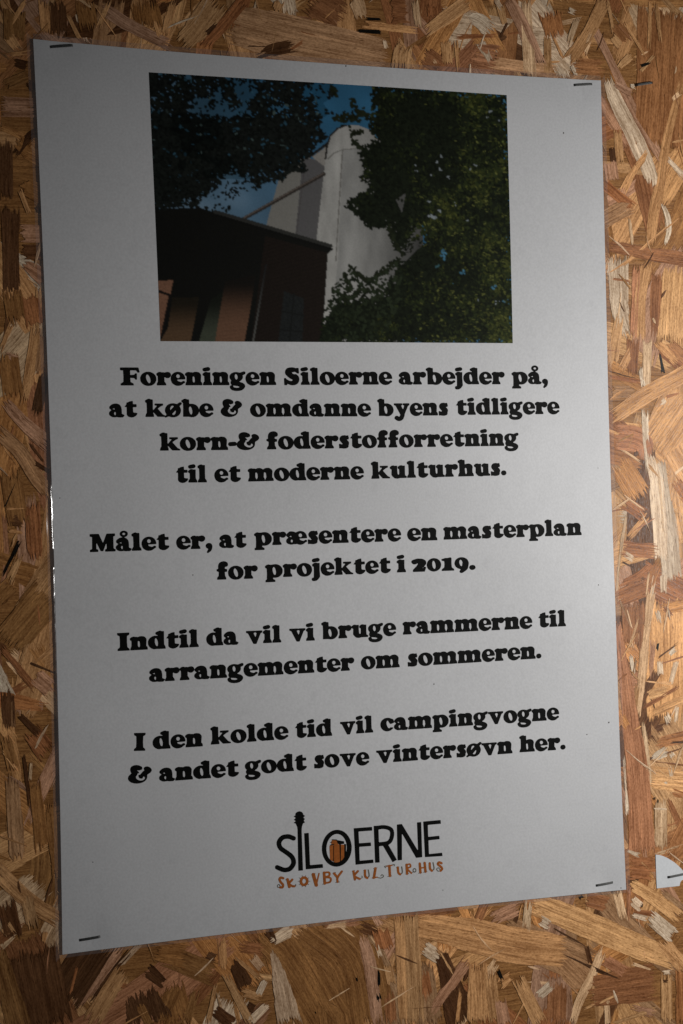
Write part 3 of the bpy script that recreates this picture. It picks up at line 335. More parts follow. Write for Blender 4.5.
# the slab behind the strands
nb = len(V)
slab = np.array([(x, y, z) for y in (0.0, 15.0) for z in (BZ0 - 40, BZ1 + 40) for x in (BX0 - 40, BX1 + 40)]) * MM
V = np.vstack([V, slab])
F += [tuple(nb + i for i in q) for q in ((0, 1, 3, 2), (4, 6, 7, 5), (0, 4, 5, 1), (2, 3, 7, 6), (0, 2, 6, 4), (1, 5, 7, 3))]
board = mesh_obj('board_wall', V, F, M_WOOD)
at = board.data.attributes.new('strand_color', 'FLOAT_COLOR', 'POINT')
C4 = np.ones((len(V), 4), np.float32); C4[:nb, :3] = sm.c; C4[nb:, :3] = PAL['OB']
at.data.foreach_set('color', C4.ravel())
at = board.data.attributes.new('grain', 'FLOAT_VECTOR', 'POINT')
G3 = np.zeros((len(V), 3), np.float32); G3[:nb] = sm.g; G3[nb:] = slab[:, [0, 2, 1]] * 1000
at.data.foreach_set('vector', G3.ravel())
at = board.data.attributes.new('edge', 'FLOAT_VECTOR', 'POINT')
E3 = np.full((len(V), 3), 50, np.float32); E3[:nb] = sm.e; E3[nb:, 2] = 0
at.data.foreach_set('vector', E3.ravel())
tag(board, 'brown wall board of pressed wood strands behind the poster', 'wall')

# ------------------------------------------------------------------ the laminated poster
TL, TR, BR, BL = [np.array(q) for q in [[-149.33,209.81],[148.32,209.48],[147.41,-209.95],[-148.25,-209.55]]]
BOW = {k: np.array(v) for k, v in {"l":[1.95,0],"r":[-1.56,0],"t":[0,-1.55],"b":[0,1.18]}.items()}
PINS = [[-136.1,207.7],[138.2,206.8],[-135.2,-203.7],[135.2,-205.9]]                                        # the sheet is dented where the staples hold it
def surf(x, z):
    """how far (mm) the sheet stands off the board: it bellies a little and lifts along its left edge"""
    e = np.exp(-((z + 22) / 75.) ** 2)
    return .85 + .25 * e * np.exp(-(x + 148) / 22.) + .9 * np.exp(-((z - 20) / 120.) ** 2) * np.exp(-((x - 20) / 90.) ** 2) + .45 * (1 + np.sin(x * .030 + 1.0) * np.sin(z * .036 + .5)) * .8 - .5 * sum(np.exp(-(((x - a) / 8.) ** 2 + ((z - b) / 7.) ** 2)) for a, b in PINS)
def sheet_xz(s, t):
    """s: left to right, t: top to bottom, 0..1 on the paper"""
    p = (1 - t) * ((1 - s) * TL + s * TR) + t * ((1 - s) * BL + s * BR)
    b = 4 * min(max(t, 0), 1) * (1 - min(max(t, 0), 1)); a = 4 * min(max(s, 0), 1) * (1 - min(max(s, 0), 1))
    return p + b * ((1 - s) * BOW['l'] + s * BOW['r']) + a * ((1 - t) * BOW['t'] + t * BOW['b'])
def on_sheet(x, z, eps=0.0):
    return (x * MM, -(surf(x, z) + eps) * MM, z * MM)

ORG = (0.0, -0.001, 0.0)
poster = bpy.data.objects.new('poster', None)
poster.empty_display_size = .05
poster.location = ORG
col.objects.link(poster)
tag(poster, 'white laminated text poster with a silo photo at its top, stapled to the board', 'poster')

NS, NTT = 108, 150
vs, fs = [], []
for eps in (0.0, -.18):
    for j in range(NTT + 1):
        for i in range(NS + 1):
            x, z = sheet_xz(i / NS, j / NTT)
            vs.append(on_sheet(x, z, eps))
W1 = NS + 1; off = W1 * (NTT + 1)
for j in range(NTT):
    for i in range(NS):
        a = j * W1 + i
        fs.append((a, a + W1, a + W1 + 1, a + 1))
        fs.append((off + a, off + a + 1, off + a + W1 + 1, off + a + W1))
rim = [i for i in range(NS)] + [j * W1 + NS for j in range(NTT)] + [NTT * W1 + i for i in range(NS, 0, -1)] + [j * W1 for j in range(NTT, 0, -1)]
for a, b in zip(rim, rim[1:] + rim[:1]): fs.append((a, b, off + b, off + a))
mesh_obj('paper_sheet', vs, fs, M_PAPER, poster, ORG)

# clear film welded round the sheet; along the left edge its loose part is tilted up to catch the lamp as a glint
GZ0, GZ1 = max([7.32,-88.77]), min([7.32,-88.77])
def loose(z):
    u = (GZ0 - z) / (GZ0 - GZ1)
    if u < -.05 or u > 1.6: return 0.0
    r = min(1, max(0, (u + .05) / .10)) * min(1, max(0, (1.6 - u) / .7))
    return r
KW = [0, .4, .85, 1.35, 1.9, 2.5, 3.1]
def film_profile(z, k):
    """a welded lip, then the free margin of the film, both shaped to mirror the lamp"""
    n = math.sin(z * .9) * .10 + math.sin(z * .37 + 1) * .12 + math.sin(z * 2.3) * .05
    gap = 0.0 if -32 < z < -25 else 1.0
    h = .31 * loose(z) * (1 + n) * gap
    lip = [0, .5, 1.0, .55, .1, 0, 0][k] * h
    w = math.exp(-((z + 14) / 13) ** 2)
    return lip + w * max(0, KW[k] - 1.3) * .30
FW = 3.1
ring_v, ring_f = [], []
NA = 420
def ring_side(kind):
    base = len(ring_v)
    for i in range(NA + 1):
        q = i / NA
        for k in range(7):
            w = KW[k]
            s0 = {'l': (0, q), 'r': (1, q), 't': (q, 0), 'b': (q, 1)}[kind]
            x, z = sheet_xz(*s0)
            ext = KW[k] * (2 * q - 1) if q in (0, 1) else 0
            if kind == 'l': x -= w; z += -ext if q in (0, 1) else 0
            if kind == 'r': x += w * .8; z += -ext if q in (0, 1) else 0
            if kind == 't': z += w * .8
            if kind == 'b': z -= w * .5
            e = -.05 + .02 * KW[k]
            if kind == 'l': e += film_profile(z, k)
            ring_v.append(on_sheet(x, z, e))
    for i in range(NA):
        for k in range(6):
            a = base + i * 7 + k
            fc = (a, a + 1, a + 8, a + 7)
            ring_f.append(fc if kind in 'lb' else fc[::-1])
for kd in 'lrtb': ring_side(kd)
film = mesh_obj('laminate_border', ring_v, ring_f, M_FILM, poster, ORG, smooth=True)

def face_out(o):
    """turn every face of a flat mesh towards the reader (-y)"""
    for p in o.data.polygons:
        if p.normal.y > 0: p.flip()
face_out(film)

# ------------------------------------------------------------------ printed picture (painted as a fine grid of ink dots)
PIC = {"rear":[[142.2,112.3],[166.2,87.5],[180.1,91.6],[195.2,94.5],[183.6,194.1],[122.6,178.1]],"rear2":[[169.6,89.8],[195.2,94.5],[183.6,194.1],[156.9,187.7]],"seam1":[[171.7,98.0],[158.1,187.7]],"link":[[180.2,89.2],[198.2,75.3],[195.0,100.5]],"linkroof":[[176.6,89.4],[199.5,71.7]],"dome":[[198.2,75.3],[202.1,63.2],[210.7,53.8],[221.5,49.1],[235.8,48.3],[247.6,52.4],[259.2,63.8],[308.4,122.1],[311.7,220.1],[278.2,313.0],[186.6,313.5],[181.2,194.2]],"domeshade":[[216.9,79.1],[237.3,74.5],[285.4,74.5],[311.7,220.1],[278.2,313.0],[193.7,313.4],[206.7,210.4]],"domeedge":[[195.9,90.9],[198.2,75.3],[202.1,63.2],[210.7,53.8],[221.5,49.1]],"domering":[[198.9,90.7],[206.2,83.2],[218.2,77.9],[232.4,77.2]],"seam2":[[216.3,79.2],[204.2,212.8]],"pipe":[[94.4,168.3],[193.5,108.9]],"bld":[[-16.1,158.2],[50.0,154.7],[94.5,167.2],[198.9,193.7],[198.7,200.9],[193.8,205.9],[184.0,319.6],[-22.9,320.4]],"roofline":[[66.6,158.7],[198.9,194.9]],"wall":[[122.3,185.2],[195.1,203.4],[184.2,313.5],[101.5,313.9]],"win":[[141.9,250.2],[164.9,258.2],[160.7,313.6],[132.7,313.8]],"mull":[[[153.4,253.6],[145.5,313.7]],[[138.7,274.1],[164.2,278.6]],[[135.6,295.7],[162.4,297.9]]],"down":[[122.2,219.6],[103.3,313.9]],"br1":[[-3.2,241.0],[16.7,239.5],[12.6,257.1],[0.8,302.7],[-6.2,314.5]],"br1l":[[-2.5,251.5],[12.6,257.1],[2.0,302.7]],"br2":[[14.8,259.4],[44.8,258.9],[32.5,314.3],[-2.9,314.5],[8.9,294.5]],"br3":[[58.1,261.0],[73.2,251.3],[60.0,314.1],[41.5,314.2]],"br4":[[74.8,239.5],[110.3,231.7],[93.5,314.0],[60.0,314.1]],"lt":[[-9.0,-13.3],[204.5,-6.9],[210.9,11.6],[195.2,24.4],[203.1,34.6],[188.6,48.5],[197.4,64.6],[182.9,76.1],[180.2,86.9],[168.4,92.2],[172.5,108.6],[155.2,104.6],[148.9,117.9],[137.3,120.8],[123.6,120.2],[113.9,134.7],[102.6,131.6],[95.3,146.0],[83.0,142.9],[83.6,157.0],[65.5,158.8],[39.0,151.6],[-16.3,162.8]],"ltdense":[[-11.3,43.6],[87.7,47.1],[167.7,44.9],[178.6,68.0],[154.4,95.2],[121.7,108.5],[79.5,115.0],[56.1,141.6],[-5.0,153.2]],"rt":[[254.1,-1.8],[437.3,-7.4],[432.0,204.8],[296.0,210.6],[286.4,203.5],[296.8,183.6],[311.7,178.3],[302.1,168.8],[284.0,201.1],[274.6,191.6],[272.9,164.9],[263.1,170.0],[243.7,171.9],[232.2,157.7],[217.2,143.8],[235.5,131.1],[248.8,124.5],[237.3,110.6],[243.6,100.7],[234.6,84.3],[244.5,71.8],[256.8,63.9],[247.6,50.0],[253.1,28.1]],"sprigs":[[[229.6,17.6],[233.9,31.6],[250.4,37.9]],[[206.4,40.4],[220.7,37.2],[235.9,43.5]],[[226.1,53.6],[229.4,59.4],[240.3,55.2]],[[227.9,69.0],[239.7,74.4]],[[212.2,44.8],[226.5,41.6],[243.5,31.1]],[[220.6,219.7],[232.3,229.2],[241.7,236.3],[261.4,223.7]],[[213.2,227.1],[219.8,246.4],[209.7,261.1]],[[200.7,246.7],[219.4,258.5],[231.7,248.6],[251.0,245.8]],[[262.7,221.2],[276.3,213.5],[286.3,206.0]],[[245.8,258.1],[260.5,253.0],[270.8,233.2]],[[204.3,0.2],[210.8,14.0]],[[270.4,167.4],[272.3,184.4],[279.3,196.4]]],"rb":[[179.3,319.6],[185.1,289.3],[197.5,271.0],[207.5,256.3],[221.6,263.4],[236.3,253.4],[250.5,262.9],[263.2,245.6],[275.9,225.8],[286.2,208.4],[306.3,195.6],[432.3,192.3],[429.2,318.6]],"bush":[[184.2,313.5],[190.6,265.0],[205.7,239.4],[219.4,222.2],[229.8,231.6],[239.2,238.7],[261.4,223.7],[274.0,211.2],[286.3,206.0],[279.9,257.6],[253.8,313.1]],"silhole":[[[278.7,136.7],[291.1,127.7],[285.5,152.3]],[[299.2,184.8],[311.7,178.3],[315.1,186.8],[301.3,198.2],[288.6,210.8],[281.3,211.0]]],"holes":[[335.5,81.8,2.6,1],[330.3,88.2,2.6,1],[333.8,96.6,2.4,1],[304.4,93.1,2,1],[304.2,100.4,1.3,1],[377.7,89.7,1.8,1],[371.3,94.9,1.8,1],[320.3,137.6,3,1],[323.5,155.8,5,1],[332.3,148.2,3,1],[317.3,154.8,3,1],[343.5,106.0,2,1],[334.7,197.3,4,0],[335.7,204.7,3.5,0],[333.3,202.3,3,0],[326.7,216.1,3,2],[356.4,224.1,3.4,0],[360.2,222.7,2.5,0],[344.8,235.5,1.8,0],[396.5,240.7,3.6,0],[377.0,257.3,1.8,1],[401.1,259.5,2.6,1],[410.1,258.1,2,0],[417.8,7.4,2.6,0],[398.4,22.1,2,1],[410.8,33.7,2.2,1],[367.0,159.3,1.3,1],[368.7,5.5,2.2,2],[357.6,2.5,2,2],[344.7,108.4,2,1],[322.5,104.4,1.6,1],[351.3,138.9,2,1],[394.4,29.7,1.6,1],[413.9,58.3,1.2,3]]}
GW, GH = [420,310]
def printed_picture():
    rg = np.random.default_rng(3)
    yy, xx = np.mgrid[0:GH + 1, 0:GW + 1].astype(float)
    img = np.zeros((GH + 1, GW + 1, 3))
    g = np.clip((xx * .55 + (GH - yy) * .45) / 200 - .15, 0, 1)[..., None]
    img[:] = np.array((.19, .27, .34)) * (1 - g) + np.array((.042, .165, .30)) * g
    cl_ = np.sin(xx * .045 + yy * .03) + np.sin(xx * .11 - yy * .07 + 1) * .6 + np.sin(yy * .13 + xx * .02) * .5
    img *= (1 + .10 * cl_)[..., None]
    img += (np.clip(cl_ - .6, 0, 1) * .05 * (1 - g[..., 0]))[..., None]
    nz = rg.standard_normal((GH + 1, GW + 1))
    V0 = np.zeros_like(xx)
    rq = np.random.default_rng(9).standard_normal((GH // 20 + 3, GW // 6 + 3))
    iy_, ix_ = (yy / 20).astype(int), (xx / 6).astype(int); ty_, tx_ = yy / 20 - iy_, xx / 6 - ix_
    V0 = (rq[iy_, ix_] * (1 - tx_) + rq[iy_, ix_ + 1] * tx_) * (1 - ty_) + (rq[iy_ + 1, ix_] * (1 - tx_) + rq[iy_ + 1, ix_ + 1] * tx_) * ty_   # vertical streaks of weathering
    def poly(pts):
        r = np.zeros(xx.shape, bool); n = len(pts)
        for i in range(n):
            (xa, ya), (xb, yb) = pts[i], pts[(i + 1) % n]
            if ya == yb: continue
            r ^= ((ya > yy) != (yb > yy)) & (xx < (xb - xa) * (yy - ya) / (yb - ya) + xa)
        return r
    def stroke(pts, w):
        r = np.zeros(xx.shape, bool)
        for (xa, ya), (xb, yb) in zip(pts[:-1], pts[1:]):
            dx, dy = xb - xa, yb - ya
            t = np.clip(((xx - xa) * dx + (yy - ya) * dy) / (dx * dx + dy * dy + 1e-9), 0, 1)
            r |= np.hypot(xx - xa - t * dx, yy - ya - t * dy) < w / 2
        return r
    def paint(mask, c, var=.06):
        img[mask] = np.array(c) * (1 + var * nz[mask][:, None])
    def blend(mask, c0, c1, y0, y1):
        t = np.clip((yy - y0) / (y1 - y0), 0, 1)[..., None]; t = t * t * (3 - 2 * t)
        img[mask] = (np.array(c0) * (1 - t) + np.array(c1) * t)[mask] * (1 + .08 * nz[mask][:, None])
    P = PIC
    paint(poly(P['rear']), (.26, .25, .225), .03); paint(poly(P['rear2']), (.135, .13, .13), .03)
    paint(stroke(P['seam1'], 1.3), (.11, .10, .10)); paint(poly(P['link']), (.34, .32, .29)); paint(stroke(P['linkroof'], 3.2), (.02, .018, .016))
    paint(poly(P['dome']), (.45, .44, .41), .02); m = poly(P['domeshade']); paint(m, (.36, .355, .335), .02)
    # weathered concrete: soft vertical bands and blotches on the printed silo
    band = 1 + .09 * V0 + .06 * np.sin(xx * .21 + .02 * yy) + .05 * np.sin(xx * .083 + yy * .031 + 1) + .04 * np.sin(yy * .11 + xx * .05)
    dm = poly(P['dome']); fade = 1.08 - .86 * np.clip((xx - 218) / 88, 0, 1) ** .9 - .10 * np.clip((212 - xx) / 14, 0, 1)
    img[dm] *= (band * fade)[dm][:, None]
    paint(stroke(P['domering'], 1.1), (.22, .21, .19)); paint(stroke(P['seam2'], 1.6), (.23, .22, .20)); paint(stroke(P['domeedge'], 2.2), (.025, .022, .02))
    paint(stroke(P['pipe'], 4.2), (.045, .036, .03)); paint(stroke([(a, b - 1.2) for a, b in P['pipe']], 1.6), (.15, .12, .10)); 
    paint(poly(P['bld']), (.0095, .0095, .008), .1)
    paint(poly(P['wall']), (.019, .0135, .0105), .12); crs = (np.mod(yy + .3 * xx, 4.5) < 1.0) & poly(P['wall']); img[crs] *= .8; paint(stroke(P['roofline'], 4.5), (.038, .038, .034)); paint(stroke([(a + 1, b + 4) for a, b in P['roofline']], 3), (.008, .008, .007))
    paint(poly(P['win']), (.019, .021, .0205), .2)
    for s in P['mull']: paint(stroke(s, 2.0), (.013, .014, .013))
    yb = GH
    paint(poly(P['br1']), (.27, .135, .082), .14); paint(stroke(P['br1l'], 3.0), (.012, .010, .009))
    blend(poly(P['br2']), (.02, .016, .010), (.135, .078, .042), yb - 46, yb - 6)
    blend(poly(P['br3']), (.012, .014, .010), (.07, .08, .055), yb - 48, yb - 4)
    blend(poly(P['br4']), (.012, .010, .008), (.19, .098, .058), yb - 70, yb - 14)
    course = (np.mod(yy + .12 * xx, 4.2) < .9) & (poly(P['br4']) | poly(P['br2'])); img[course] *= .86
    t = stroke(P['down'], 2.0); blend(t, (.02, .02, .02), (.11, .11, .10), yb - 90, yb)
    def stamp(cx, cy, rx, ry, a, c):
        r = max(rx, ry) + 1
        x0, x1, y0, y1 = int(max(0, cx - r)), int(min(GW, cx + r + 1)), int(max(0, cy - r)), int(min(GH, cy + r + 1))
        if x1 <= x0 or y1 <= y0: return
        X, Y = xx[y0:y1 + 1, x0:x1 + 1] - cx, yy[y0:y1 + 1, x0:x1 + 1] - cy
        ca, sa = math.cos(a), math.sin(a)
        m_ = ((X * ca + Y * sa) / rx) ** 2 + ((Y * ca - X * sa) / ry) ** 2 < 1
        img[y0:y1 + 1, x0:x1 + 1][m_] = c
    def vnoise(cell, seed):
        q_ = np.random.default_rng(seed).standard_normal((GH // cell + 3, GW // cell + 3))
        gy_, gx_ = yy / cell, xx / cell
        iy, ix = gy_.astype(int), gx_.astype(int); fy, fx = gy_ - iy, gx_ - ix
        fy, fx = fy * fy * (3 - 2 * fy), fx * fx * (3 - 2 * fx)
        return (q_[iy, ix] * (1 - fx) + q_[iy, ix + 1] * fx) * (1 - fy) + (q_[iy + 1, ix] * (1 - fx) + q_[iy + 1, ix + 1] * fx) * fy
    V1 = vnoise(34, 1) + .6 * vnoise(15, 2) + .4 * vnoise(7, 4)
    def leaves(mask, n, lo, hi, colours, edge=0):
        ys, xs = np.where(mask)
        for k in rg.integers(0, len(xs), n):
            stamp(xs[k] + rg.normal(0, edge), ys[k] + rg.normal(0, edge), rg.uniform(lo, hi), rg.uniform(lo * .55, hi * .6), rg.uniform(0, 3.14), colours(xs[k], ys[k]))
    black = lambda x, y: np.array((.0085, .0105, .0090)) * rg.uniform(.6, 1.9)
    def core(mask, r):
        k = mask.astype(float)
        for ax in (0, 1):
            k = sum(np.roll(k, d, ax) for d in range(-r, r + 1)) / (2 * r + 1)
        return mask & (k > .97)
    lt = poly(P['lt'])
    cd = core(poly(P['ltdense']), 5); paint(cd, (.007, .009, .0075), .3)
    leaves(poly(P['ltdense']), 2200, 1.6, 3.8, black, 1.5)
    leaves(lt & (V1 > -.35), 4200, 1.5, 3.6, black, 1.2)
    leaves(lt, 900, 1.4, 3.2, black, 1.8)
    gap = lt & (V1 <= -.35) & (yy < 120); img[gap] *= np.array((.55, .62, .62))
    # teal and grey glints of sky between the leaves of the left tree
    ys, xs = np.where(lt & (yy < 100))
    for k in rg.integers(0, len(xs), 120):
        c = np.array((.045, .13, .19)) * rg.uniform(.15, 1.1) if rg.random() < .7 else np.array((.10, .15, .14)) * rg.uniform(.3, 1.2)
        stamp(xs[k], ys[k], rg.uniform(.8, 2.6), rg.uniform(.6, 1.5), rg.uniform(0, 3.14), c)
    ys, xs = np.where(lt & (yy >= 100))
    for k in rg.integers(0, len(xs), 40):
        stamp(xs[k], ys[k], rg.uniform(.6, 1.7), rg.uniform(.5, 1.2), rg.uniform(0, 3.14), np.array((.04, .09, .12)) * rg.uniform(.3, 1.2))
    def green(x, y):
        q = np.clip((x - 250) / 150, 0, 1) * .6 + np.clip((y - 150) / 150, 0, 1) * .35
        cl = V1[int(min(max(y, 0), GH)), int(min(max(x, 0), GW))] * .62
        v = q * .9 + cl * .42 + rg.normal(0, .22)
        if v < .46: return np.array((.0075, .0105, .005)) * rg.uniform(.6, 1.8)
        if v < .86: return np.array((.022, .030, .009)) * rg.uniform(.5, 1.5)
        return np.array((.070, .080, .018)) * rg.uniform(.5, 1.25)
    rt, rb = poly(P['rt']), poly(P['rb'])
    hol = poly(P['silhole'][0]) | poly(P['silhole'][1])
    keep = img.copy()
    for q_ in (rt, rb): paint(core(q_, 6), (.008, .011, .006), .35)
    leaves(rt, 12000, 1.3, 3.2, green, 1.0)
    for s in P['sprigs']:
        pts = np.array(s)
        for a, b in zip(pts[:-1], pts[1:]):
            L = np.hypot(*(b - a))
            for t in np.linspace(0, 1, int(L * .9) + 2):
                c = a + (b - a) * t
                stamp(c[0] + rg.normal(0, 1.8), c[1] + rg.normal(0, 1.8), rg.uniform(1.6, 3.4), rg.uniform(1.2, 2.2), rg.uniform(0, 3.14), np.array((.014, .018, .008)) * rg.uniform(.7, 1.6))
    leaves(rb, 9000, 1.2, 3.0, lambda x, y: green(x - 30, y - 20), 1.2)
    leaves(poly(P['bush']), 420, 1.6, 3.4, lambda x, y: np.array((.012, .017, .008)) * rg.uniform(.6, 2.4), 1.0)
    img[hol] = (keep * .8)[hol]
    leaves(hol, 16, 1.2, 2.6, lambda x, y: np.array((.012, .015, .008)))
    # sunlit leaf edges
    ys, xs = np.where((rt | rb) & (xx > 300))
    for k in rg.integers(0, len(xs), 900):
        if green(xs[k], ys[k])[1] > .02:
            stamp(xs[k], ys[k], rg.uniform(1.0, 2.6), rg.uniform(.5, 1.0), rg.normal(.1, .5), np.array((.13, .14, .035)) * rg.uniform(.3, 1.2))
    HC = [(.07, .21, .32), (.30, .34, .36), (.05, .13, .15), (.20, .24, .06)]
    for x, y, r, k in P['holes']:
        for _ in range(4):
            stamp(x + rg.normal(0, r * .45), y + rg.normal(0, r * .45), r * rg.uniform(.3, .55), r * rg.uniform(.25, .45), rg.uniform(0, 3.14), np.array(HC[k]) * rg.uniform(.6, 1.1))
    leaves((rt | rb) & (xx > 280), 700, 1.0, 2.4, green, 0)
    kern = np.array((.12, .76, .12))
    for ax in (0, 1):
        pad = [(0, 0)] * 3; pad[ax] = (1, 1)
        p = np.pad(img, pad, 'edge'); n = img.shape[ax]
        img = sum(kern[i] * np.take(p, range(i, i + n), axis=ax) for i in range(3))
    return np.clip(img, .003, 1)
pic = printed_picture()
q0, q1, q2, q3 = [np.array(q) for q in [[-94.76,198.09],[93.1,198.5],[91.76,72.22],[-93.15,71.52]]]
ss, tt = np.meshgrid(np.linspace(0, 1, GW + 1), np.linspace(0, 1, GH + 1))
XZ = ((1 - tt) * (1 - ss))[..., None] * q0 + ((1 - tt) * ss)[..., None] * q1 + (tt * ss)[..., None] * q2 + (tt * (1 - ss))[..., None] * q3
px, pz = XZ[..., 0].ravel(), XZ[..., 1].ravel()
pv = np.stack([px * MM, -(surf(px, pz) + .06) * MM, pz * MM], 1)
pf = []
for j in range(GH):
    for i in range(GW):
        a = j * (GW + 1) + i
        pf.append((a, a + GW + 1, a + GW + 2, a + 1))
photo = mesh_obj('printed_picture', pv, pf, M_PICT, poster, ORG)
at = photo.data.attributes.new('print_color', 'FLOAT_COLOR', 'POINT')
c4 = np.ones((len(pv), 4), np.float32); c4[:, :3] = pic.reshape(-1, 3)
at.data.foreach_set('color', c4.ravel())

